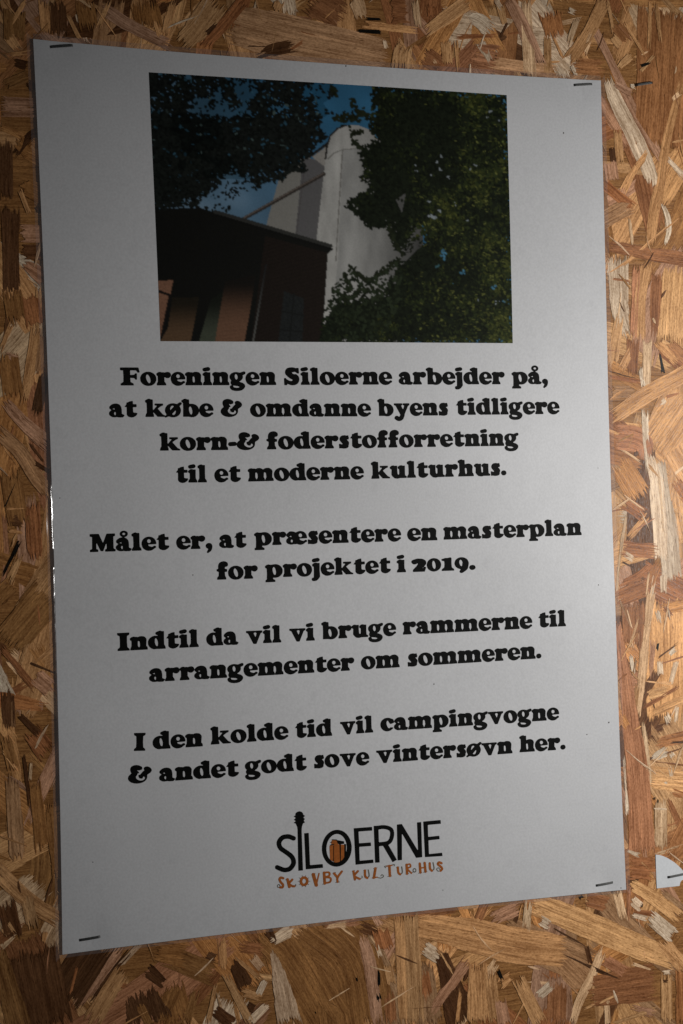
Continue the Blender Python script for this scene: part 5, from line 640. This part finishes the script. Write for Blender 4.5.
tg = ink_shape('logo_tagline', [[41.84,-185.14,42.08,-185.15,42.51,-185.3,43.53,-185.84,43.7,-186.02,43.82,-186.33,43.64,-186.71,43.23,-186.87,42.91,-186.79,42.1,-186.35,41.99,-186.34,41.88,-186.44,42.04,-186.62,42.86,-187.28,43.65,-188.15,43.93,-188.57,44.06,-189.03,43.98,-189.42,43.8,-189.71,42.93,-190.46,42.68,-190.55,42.41,-190.51,42.17,-190.38,41.98,-190.11,41.97,-189.87,42.05,-189.63,42.7,-189.05,42.74,-188.9,41.91,-187.98,41.14,-187.38,40.77,-187.0,40.55,-186.51,40.63,-186.02,40.92,-185.59,41.42,-185.24],[33.81,-184.67,34.15,-184.68,34.31,-184.75,34.55,-184.94,34.65,-185.14,35.02,-189.23,34.99,-189.87,34.82,-190.1,34.48,-190.23,34.27,-190.21,33.98,-190.07,33.83,-189.91,33.72,-189.65,33.57,-187.92,33.41,-187.87,32.38,-187.88,32.24,-187.92,32.19,-188.02,32.26,-189.41,32.22,-190.05,31.99,-190.29,31.74,-190.39,31.34,-190.31,31.05,-190.08,30.95,-189.87,30.74,-185.66,30.78,-185.07,30.93,-184.83,31.23,-184.71,31.55,-184.73,31.83,-184.87,32.05,-185.24,32.12,-186.97,32.19,-187.16,33.43,-187.17,33.52,-187.01,33.36,-185.12,33.47,-184.88],[36.56,-185.13,37.04,-185.18,37.28,-185.37,37.39,-185.56,37.4,-187.83,37.46,-188.19,37.62,-188.56,38.31,-189.19,38.44,-189.47,38.42,-189.72,38.3,-189.9,37.96,-190.08,37.69,-190.06,37.53,-189.99,36.95,-189.49,36.51,-189.03,36.26,-188.47,36.15,-187.81,36.16,-185.59,36.28,-185.3],[25.54,-184.61,26.05,-184.65,26.53,-184.99,26.74,-185.37,26.85,-185.77,26.83,-186.41,26.7,-186.69,26.43,-186.91,25.31,-187.2,25.22,-187.34,25.43,-187.63,26.86,-189.12,27.11,-189.44,27.17,-189.7,26.92,-189.98,26.76,-190.02,26.55,-189.97,25.19,-188.59,25.08,-188.56,25.05,-189.98,24.72,-190.24,24.39,-190.28,24.01,-190.09,23.79,-189.71,23.6,-185.06,23.71,-184.83,24.01,-184.63,24.33,-184.62,24.7,-184.75],[14.94,-184.27,15.29,-184.33,15.55,-184.48,16.57,-184.46,16.78,-184.59,16.85,-184.75,16.78,-184.94,16.66,-185.03,15.91,-185.09,15.77,-185.19,15.9,-189.96,15.71,-190.3,15.49,-190.41,15.22,-190.44,14.84,-190.29,14.58,-189.92,14.37,-185.25,14.3,-185.19,13.56,-185.22,13.33,-185.05,13.27,-184.89,13.3,-184.75,13.47,-184.61,14.32,-184.56,14.7,-184.34],[25.54,-185.44,25.06,-185.54,24.93,-185.63,24.96,-186.28,25.03,-186.38,25.74,-186.26,25.96,-186.13,25.98,-185.93,25.87,-185.53,25.76,-185.45],[19.35,-185.53,19.74,-185.56,20.09,-185.9,20.17,-186.25,20.25,-187.83,20.35,-188.43,20.51,-188.72,21.04,-189.12,21.3,-189.46,21.33,-189.66,21.27,-189.9,20.9,-190.17,20.47,-190.1,19.72,-189.55,19.47,-189.28,19.21,-188.81,19.02,-187.81,18.9,-186.03,19.04,-185.69],[7.44,-184.77,7.67,-184.75,8.04,-184.86,8.26,-185.09,8.32,-185.29,8.24,-186.02,7.53,-189.42,7.59,-189.47,8.55,-189.44,8.78,-189.59,8.82,-189.79,8.64,-190.02,7.47,-190.12,7.09,-190.41,6.66,-190.48,6.19,-190.23,5.77,-190.16,5.66,-190.06,5.6,-189.86,5.73,-189.66,6.04,-189.56,6.12,-189.47,7.0,-185.16,7.17,-184.89],[1.87,-185.3,2.31,-185.35,2.63,-185.71,2.69,-185.96,2.64,-187.91,2.69,-188.4,2.83,-188.71,3.58,-189.2,3.74,-189.38,3.85,-189.64,3.72,-190.02,3.44,-190.19,3.02,-190.15,2.24,-189.68,1.83,-189.31,1.57,-188.78,1.42,-187.94,1.49,-185.7,1.6,-185.47],[-1.8,-185.28,-1.43,-185.3,-1.19,-185.44,-1.01,-185.8,-1.07,-186.03,-1.33,-186.35,-2.67,-187.48,-2.92,-187.85,-2.66,-188.08,-1.16,-188.93,-0.38,-189.31,-0.22,-189.53,-0.18,-189.82,-0.41,-190.13,-0.83,-190.22,-1.71,-189.82,-2.54,-189.33,-2.7,-189.3,-2.69,-189.86,-2.77,-190.06,-3.09,-190.27,-3.51,-190.23,-3.79,-190.0,-3.88,-189.79,-4.56,-185.79,-4.54,-185.5,-4.39,-185.27,-4.1,-185.14,-3.84,-185.16,-3.58,-185.29,-3.37,-185.61,-3.26,-186.3,-3.19,-186.39,-2.87,-186.17,-2.01,-185.38],[-10.18,-184.61,-9.79,-184.64,-9.56,-184.81,-9.42,-185.12,-9.47,-185.35,-11.62,-187.81,-11.97,-188.65,-11.85,-189.58,-11.88,-190.21,-12.0,-190.36,-12.21,-190.47,-12.42,-190.51,-12.63,-190.43,-12.85,-190.25,-12.95,-190.05,-13.11,-188.58,-13.02,-188.01,-14.59,-186.01,-14.69,-185.71,-14.67,-185.52,-14.53,-185.29,-14.29,-185.16,-14.03,-185.13,-13.77,-185.21,-13.55,-185.39,-12.46,-186.77,-12.36,-186.83,-10.45,-184.77],[-17.77,-184.35,-17.07,-184.39,-16.71,-184.49,-16.35,-184.67,-16.09,-184.95,-15.89,-185.5,-15.91,-186.03,-16.04,-186.45,-16.4,-187.0,-15.71,-187.39,-15.5,-187.67,-15.4,-187.87,-15.3,-188.41,-15.37,-188.94,-15.5,-189.31,-15.72,-189.67,-16.1,-190.03,-16.84,-190.25,-18.34,-190.32,-18.67,-190.64,-18.93,-190.72,-19.24,-190.69,-19.56,-190.5,-19.76,-190.09,-19.96,-184.76,-19.79,-184.44,-19.57,-184.27,-19.4,-184.23,-18.52,-184.35],[-21.92,-184.62,-21.63,-184.69,-21.5,-184.99,-22.77,-189.45,-22.57,-190.29,-22.58,-190.72,-22.74,-190.99,-23.07,-191.2,-23.29,-191.25,-23.65,-191.21,-24.08,-190.95,-24.31,-190.55,-25.69,-185.3,-25.7,-185.02,-25.48,-184.6,-25.09,-184.39,-24.68,-184.39,-24.37,-184.51,-24.12,-184.71,-23.92,-185.14,-23.29,-187.57,-23.14,-187.92,-22.23,-184.92,-22.11,-184.7],[-17.57,-185.28,-18.19,-185.25,-18.5,-185.31,-18.54,-185.72,-18.48,-186.41,-18.33,-186.44,-17.6,-186.35,-17.07,-186.2,-16.89,-185.79,-16.91,-185.45,-17.2,-185.3],[-29.99,-185.51,-29.14,-185.58,-28.74,-185.76,-28.23,-186.09,-27.68,-186.7,-27.44,-187.25,-27.34,-187.79,-27.43,-188.74,-27.56,-189.08,-27.86,-189.52,-28.35,-189.92,-28.88,-190.19,-29.4,-190.33,-29.81,-190.35,-30.62,-190.11,-31.03,-189.88,-31.38,-189.57,-31.63,-189.18,-32.06,-187.84,-31.7,-186.73,-31.31,-186.08,-30.84,-185.75,-30.32,-185.56],[-41.55,-184.41,-41.02,-184.46,-39.96,-184.95,-39.74,-185.16,-39.65,-185.36,-39.72,-185.74,-39.87,-185.92,-40.05,-186.0,-40.51,-185.96,-41.26,-185.6,-41.49,-185.8,-41.44,-186.14,-41.15,-186.7,-40.92,-187.05,-40.05,-188.0,-39.87,-188.4,-39.81,-188.69,-39.9,-189.4,-40.17,-189.95,-40.5,-190.21,-40.96,-190.32,-42.02,-190.2,-42.35,-190.01,-42.53,-189.66,-42.5,-189.41,-42.24,-189.11,-41.83,-189.04,-41.22,-189.14,-41.1,-188.99,-41.1,-188.56,-41.86,-187.77,-42.19,-187.26,-42.62,-186.41,-42.76,-185.87,-42.68,-185.35,-42.47,-184.99,-42.14,-184.67],[-38.23,-185.55,-38.0,-185.56,-37.8,-185.64,-37.5,-185.9,-37.18,-187.0,-37.07,-186.98,-35.87,-186.02,-35.56,-186.0,-35.19,-186.24,-35.04,-186.59,-35.17,-186.91,-35.53,-187.26,-36.26,-187.81,-36.69,-188.29,-36.31,-188.67,-35.46,-189.19,-34.54,-189.3,-34.38,-189.39,-34.13,-189.75,-34.15,-190.08,-34.32,-190.28,-34.68,-190.38,-35.55,-190.29,-35.85,-190.2,-36.5,-189.84,-36.57,-189.88,-36.61,-190.12,-36.71,-190.3,-37.04,-190.51,-37.55,-190.46,-37.82,-190.23,-37.95,-189.93,-38.75,-186.27,-38.75,-185.98,-38.68,-185.84,-38.52,-185.67],[-18.36,-187.61,-18.44,-187.66,-18.45,-188.0,-18.37,-189.34,-17.95,-189.37,-17.02,-189.32,-16.59,-189.16,-16.35,-188.69,-16.34,-188.16,-16.4,-188.04,-16.97,-187.84],[-29.8,-186.81,-30.07,-186.89,-30.33,-187.11,-30.61,-187.94,-30.33,-188.79,-30.07,-188.96,-29.82,-189.04,-29.4,-188.94,-28.92,-188.59,-28.74,-188.22,-28.72,-187.75,-28.83,-187.35,-29.09,-187.06,-29.39,-186.85]], M_ORANGE, poster, .08)
ink_shape('letter_flourish', [[38.51,-185.27,38.77,-185.34,38.92,-185.61,39.35,-188.17,39.34,-188.52,39.15,-189.04,38.85,-189.34,38.52,-189.49,38.19,-189.05,38.24,-188.96,38.54,-188.81,38.68,-188.55,38.7,-187.86,38.28,-185.59,38.35,-185.35],[17.24,-184.2,17.8,-184.24,18.02,-184.52,18.01,-184.77,17.84,-185.24,17.66,-185.38,17.38,-185.2,17.52,-184.65,16.88,-184.68,16.62,-184.47,16.35,-184.43,15.59,-184.48,15.61,-184.43,16.03,-184.41],[14.09,-184.48,14.38,-184.5,14.32,-184.57,13.47,-184.6,13.29,-184.75,13.24,-184.95,12.86,-185.0,12.89,-185.1,13.26,-185.43,13.35,-185.59,13.17,-185.83,12.93,-185.74,12.32,-185.1,12.32,-184.85,12.38,-184.71,12.67,-184.58],[21.49,-185.74,21.77,-185.76,21.94,-185.98,22.22,-187.93,22.2,-188.71,22.13,-188.95,21.83,-189.34,21.4,-189.58,21.08,-189.14,21.49,-188.79,21.62,-188.51,21.59,-187.67,21.31,-185.97],[19.97,-185.69,20.3,-185.72,20.39,-185.83,20.32,-185.99,20.16,-186.01],[18.86,-185.83,18.93,-185.83,18.94,-185.89,18.87,-186.19,18.69,-186.01,18.72,-185.9],[41.2,-188.16,41.56,-188.17,41.74,-188.26,41.94,-188.48,42.31,-189.11,42.3,-189.3,42.17,-189.4,42.06,-189.39,41.85,-189.23,41.5,-188.63,41.38,-188.59,40.88,-188.75,40.7,-188.95,40.85,-189.41,41.13,-189.75,41.51,-189.85,41.94,-189.83,41.99,-190.22,41.88,-190.27,41.28,-190.27,40.9,-190.12,40.51,-189.72,40.26,-189.2,40.2,-188.9,40.34,-188.6,40.68,-188.34],[8.28,-185.0,8.59,-185.03,8.64,-185.13,8.61,-185.29,8.34,-185.35],[28.27,-187.24,28.62,-187.25,28.83,-187.33,29.22,-187.63,29.42,-187.99,29.48,-188.25,29.4,-188.93,29.24,-189.16,28.77,-189.47,28.34,-189.49,27.86,-189.27,27.15,-189.46,26.93,-189.18,27.56,-188.94,27.43,-188.39,27.43,-188.14,27.56,-187.76,27.91,-187.38],[6.89,-185.2,6.99,-185.26,6.92,-185.55,6.8,-185.6,6.59,-185.58,6.52,-185.51,6.53,-185.31],[28.33,-187.77,28.04,-187.96,27.91,-188.39,28.02,-188.69,28.14,-188.83,28.52,-188.96,28.7,-188.91,28.92,-188.73,28.99,-188.25,28.92,-188.07,28.71,-187.86],[3.66,-185.47,3.95,-185.49,4.11,-185.66,4.53,-188.0,4.52,-188.68,4.45,-188.92,4.26,-189.21,3.83,-189.53,3.48,-189.11,3.81,-188.81,3.94,-188.48,3.86,-187.49,3.54,-185.9,3.56,-185.56],[2.51,-185.46,2.78,-185.47,2.9,-185.59,2.9,-185.69,2.78,-185.79,2.67,-185.77],[-3.5,-185.16,-3.19,-185.19,-3.13,-185.3,-3.16,-185.46,-3.43,-185.48,-3.67,-185.19],[1.33,-185.64,1.48,-185.65,1.45,-185.95,1.35,-185.94,1.23,-185.82,1.23,-185.72],[-4.55,-185.3,-4.47,-185.3,-4.46,-185.36,-4.58,-185.64,-4.69,-185.64,-4.76,-185.57,-4.75,-185.38],[35.04,-189.38,35.34,-189.41,35.4,-189.52,35.37,-189.68,35.05,-189.73],[33.61,-189.59,33.69,-189.6,33.8,-189.9,33.57,-189.99,33.3,-189.97,33.19,-189.8,33.24,-189.7],[-13.48,-185.15,-13.3,-185.15,-13.14,-185.24,-13.13,-185.43,-13.19,-185.52,-13.42,-185.56,-13.71,-185.23,-13.67,-185.17],[32.27,-189.7,32.49,-189.71,32.61,-189.84,32.61,-189.94,32.48,-190.04,32.27,-190.06],[30.73,-189.8,30.92,-189.81,31.06,-190.13,30.8,-190.18,30.48,-190.1,30.42,-189.92,30.54,-189.82],[-14.78,-185.37,-14.6,-185.38,-14.72,-185.72,-14.83,-185.67,-14.89,-185.55],[25.1,-189.44,25.27,-189.43,25.43,-189.51,25.42,-189.74,25.11,-189.79],[-24.08,-184.64,-23.96,-184.63,-23.8,-184.72,-23.74,-184.87,-23.82,-185.02,-23.95,-184.99,-24.12,-184.69],[23.52,-189.58,23.76,-189.57,23.84,-189.91,23.52,-189.88,23.43,-189.72],[-25.68,-184.78,-25.61,-184.78,-25.67,-184.92,-25.72,-184.92],[10.99,-188.59,11.28,-188.65,11.64,-188.88,12.07,-189.38,12.06,-189.77,11.88,-190.02,11.55,-190.27,10.91,-190.55,10.37,-190.61,9.42,-190.41,8.32,-190.08,8.64,-190.03,8.91,-189.83,10.07,-190.14,10.44,-190.17,11.13,-189.99,11.54,-189.67,11.63,-189.53,11.55,-189.38,11.21,-189.09,11.11,-189.03,11.0,-189.05,10.51,-189.53,10.35,-189.52,10.22,-189.39,10.24,-189.2,10.53,-188.87,10.83,-188.62],[-28.78,-185.15,-28.56,-185.21,-28.54,-185.26,-28.67,-185.64,-28.79,-185.73,-28.96,-185.61],[-30.68,-185.01,-30.51,-184.98,-30.45,-185.03,-30.31,-185.52,-30.48,-185.61,-30.59,-185.54],[0.31,-188.17,0.49,-188.17,0.61,-188.34,0.8,-188.85,0.79,-189.24,0.51,-189.47,-0.18,-189.63,-0.32,-189.32,0.43,-189.05,0.43,-188.91,0.2,-188.35],[16.02,-189.72,16.2,-189.72,16.36,-189.8,16.36,-190.02,16.19,-190.1,15.93,-190.07,15.91,-189.81],[14.25,-189.79,14.55,-189.81,14.63,-190.12,14.11,-190.17,13.98,-190.11,13.94,-189.86],[-32.19,-185.86,-32.08,-185.85,-31.53,-186.3,-31.64,-186.53,-32.26,-186.05],[-27.24,-186.35,-27.16,-186.33,-27.05,-186.52,-27.59,-186.84,-27.69,-186.6],[-37.46,-185.96,-37.35,-185.96,-37.24,-186.13,-37.31,-186.32,-37.36,-186.31],[-38.96,-186.1,-38.76,-186.12,-38.74,-186.56,-39.0,-186.54,-39.16,-186.37,-39.1,-186.18],[-32.85,-187.48,-32.08,-187.53,-32.01,-187.61,-32.14,-187.81,-32.8,-187.74,-32.88,-187.67],[-27.33,-188.03,-26.6,-188.08,-26.54,-188.11,-26.53,-188.3,-26.61,-188.37,-27.27,-188.3,-27.35,-188.22],[-11.49,-189.86,-11.41,-189.85,-11.24,-189.98,-11.26,-190.19,-11.37,-190.27,-11.58,-190.3,-11.88,-190.25,-11.84,-189.87],[-13.05,-189.89,-12.97,-189.9,-12.85,-190.3,-13.2,-190.34,-13.4,-190.26,-13.47,-190.09,-13.39,-189.94],[-20.07,-190.11,-19.79,-190.1,-19.63,-190.39,-19.64,-190.49,-19.96,-190.53,-20.13,-190.49,-20.23,-190.28],[-18.15,-190.3,-18.14,-190.36,-18.36,-190.38,-18.34,-190.32],[-31.85,-188.97,-31.71,-188.96,-31.67,-189.15,-32.19,-189.48,-32.29,-189.46,-32.39,-189.3,-32.36,-189.25],[-27.74,-189.38,-27.67,-189.38,-27.17,-189.77,-27.2,-189.92,-27.33,-189.97,-27.83,-189.57],[-42.68,-187.98,-42.4,-187.98,-42.21,-188.1,-41.9,-188.53,-41.7,-188.98,-41.78,-189.04,-42.08,-189.05,-42.47,-188.37,-42.62,-188.35,-42.93,-188.5,-43.12,-188.74,-43.07,-189.18,-42.96,-189.35,-42.55,-189.4,-42.53,-189.47,-42.53,-189.76,-42.87,-189.79,-43.12,-189.71,-43.38,-189.43,-43.53,-188.94,-43.52,-188.61,-43.38,-188.36,-43.07,-188.1],[-34.09,-188.84,-33.86,-188.85,-33.74,-189.02,-33.77,-189.69,-34.05,-189.96,-34.11,-189.94,-34.22,-189.5,-34.2,-188.97],[-28.95,-190.22,-28.87,-190.23,-28.72,-190.68,-28.8,-190.83,-28.95,-190.83,-29.11,-190.4,-29.09,-190.26],[-30.73,-190.09,-30.52,-190.15,-30.47,-190.21,-30.63,-190.63,-30.69,-190.64,-30.84,-190.62,-30.89,-190.55]], M_GREY, tg, .07)

# ------------------------------------------------------------------ specks of dirt on the sheet
r3 = random.Random(8)
for x, z, r in [[125.21,180.87,0.45],[136.76,-52.12,0.4],[140.55,-123.23,0.5],[127.58,-128.51,0.35],[-80.82,-38.69,0.3],[42.06,-97.42,0.35],[5.19,207.43,0.45],[-132.79,-168.79,0.3],[144.41,-208.83,0.35],[-59.92,38.09,0.25],[138.99,8.18,0.25],[43.59,-199.62,0.3],[-143.22,-0.99,0.25],[90.96,-63.95,0.2]]:
    v = [on_sheet(x, z, .16)]
    for k in range(9):
        a = 2 * math.pi * k / 9; q = r * r3.uniform(.6, 1.2)
        v.append(on_sheet(x + math.cos(a) * q * .8, z + math.sin(a) * q, .09))
    o = mesh_obj('dirt_speck', v, [(0, 1 + (k + 1) % 9, 1 + k) for k in range(9)], M_DIRT, poster, ORG)
    face_out(o)

# ------------------------------------------------------------------ torn corner of another sheet
SC = [166.18,-193.82,168.4,-194.19,170.54,-194.96,172.8,-196.01,174.88,-197.31,177.19,-198.83,179.19,-200.54,181.07,-202.35,182.82,-204.35,184.93,-205.29,186.15,-206.88,185.12,-208.14,182.68,-208.21,181.19,-208.79,180.36,-209.75,179.87,-211.43,175.25,-211.43,170.4,-211.41,166.3,-211.41,166.18,-204.9]
pts = [(SC[i], SC[i + 1]) for i in range(0, len(SC), 2)]
cx, cz = sum(p[0] for p in pts) / len(pts), sum(p[1] for p in pts) / len(pts)
n = len(pts); v = []
def sc_y(x, z): return 0.6 + .02 * (x - cx) + .004 * (z - cz)
for dy in (0.0, -.16):
    v += [(x * MM, -(sc_y(x, z) + dy) * MM, z * MM) for x, z in pts]
f = [tuple(range(n)), tuple(range(2 * n - 1, n - 1, -1))] + [(i, (i + 1) % n, n + (i + 1) % n, n + i) for i in range(n)]
scrap = mesh_obj('paper_scrap', v, f, M_SCRAP, loc=(cx * MM, -.0019, cz * MM))
import bmesh
bm = bmesh.new(); bm.from_mesh(scrap.data); bmesh.ops.recalc_face_normals(bm, faces=bm.faces); bm.to_mesh(scrap.data); bm.free()
tag(scrap, 'torn white paper corner left under a staple, right of the poster', 'paper scrap')

# ------------------------------------------------------------------ staples
def staple(x0, z0, x1, z1, top, label):
    """a flat wire: crown lying on the sheet, both legs bent back into the board"""
    L = math.hypot(x1 - x0, z1 - z0); d = np.array((x1 - x0, z1 - z0)) / L; up = np.array((-d[1], d[0]))
    W, T = 1.15, .62                                        # wire width and thickness, mm
    path = []
    R = .75
    path.append((0, -3.0)); path.append((0, top + .12 - R * .6))
    for k in range(1, 6):
        a = math.pi / 2 * k / 5
        path.append((R - R * math.cos(a), top + .12 - R * .6 + R * .6 * math.sin(a)))
    mid = [(L * q, top + .12 + .10 * math.sin(math.pi * q)) for q in (.3, .5, .7)]
    back = [(L - a, b) for a, b in path[::-1]]
    path = path + mid + back
    vs, fs = [], []
    for i, (a, h) in enumerate(path):
        pa = np.array(path[min(i + 1, len(path) - 1)]) - np.array(path[max(i - 1, 0)])
        pa = pa / np.hypot(*pa); nrm = np.array((-pa[1], pa[0]))
        for (s, t) in ((-1, -.75), (-.75, -1), (.75, -1), (1, -.75), (1, .75), (.75, 1), (-.75, 1), (-1, .75)):
            q = np.array((a, h)) + nrm * (t * T / 2 + T / 2)
            xz = np.array((x0, z0)) + d * q[0] + up * s * W / 2
            vs.append((xz[0] * MM, -q[1] * MM, xz[1] * MM))
    for i in range(len(path) - 1):
        for k in range(8):
            a = i * 8 + k; b = i * 8 + (k + 1) % 8
            fs.append((a, b, b + 8, a + 8))
    fs.append(tuple(range(7, -1, -1))); m = (len(path) - 1) * 8; fs.append(tuple(range(m, m + 8)))
    loc = ((x0 + x1) / 2 * MM, -top * MM, (z0 + z1) / 2 * MM)
    o = mesh_obj('staple', vs, fs, M_STEEL, loc=loc)
    b = bmesh.new(); b.from_mesh(o.data); bmesh.ops.recalc_face_normals(b, faces=b.faces); b.to_mesh(o.data); b.free()
    tag(o, label, 'staple', 'steel staples driven into the board')
LABELS = ['steel staple through the upper left corner of the white poster',
          'steel staple through the upper right corner of the white poster',
          'steel staple through the lower left corner of the white poster',
          'steel staple through the lower right corner of the white poster',
          'lone steel staple in bare wood beside the upper right corner of the poster',
          'steel staple pinning the torn white paper scrap']
for (x0, z0, x1, z1), lb, on in zip([[-141.24,206.77,-131.22,208.21],[132.64,206.08,142.85,207.23],[-139.84,-203.86,-130.77,-203.36],[130.14,-206.08,139.45,-205.48],[169.8,208.39,179.0,210.22],[173.38,-206.14,183.93,-205.3]], LABELS, (1, 1, 1, 1, 0, 2)):
    xm, zm = (x0 + x1) / 2, (z0 + z1) / 2
    top = surf(xm, zm) if on == 1 else (sc_y(xm, zm) if on == 2 else .66)
    staple(x0, z0, x1, z1, top, lb)
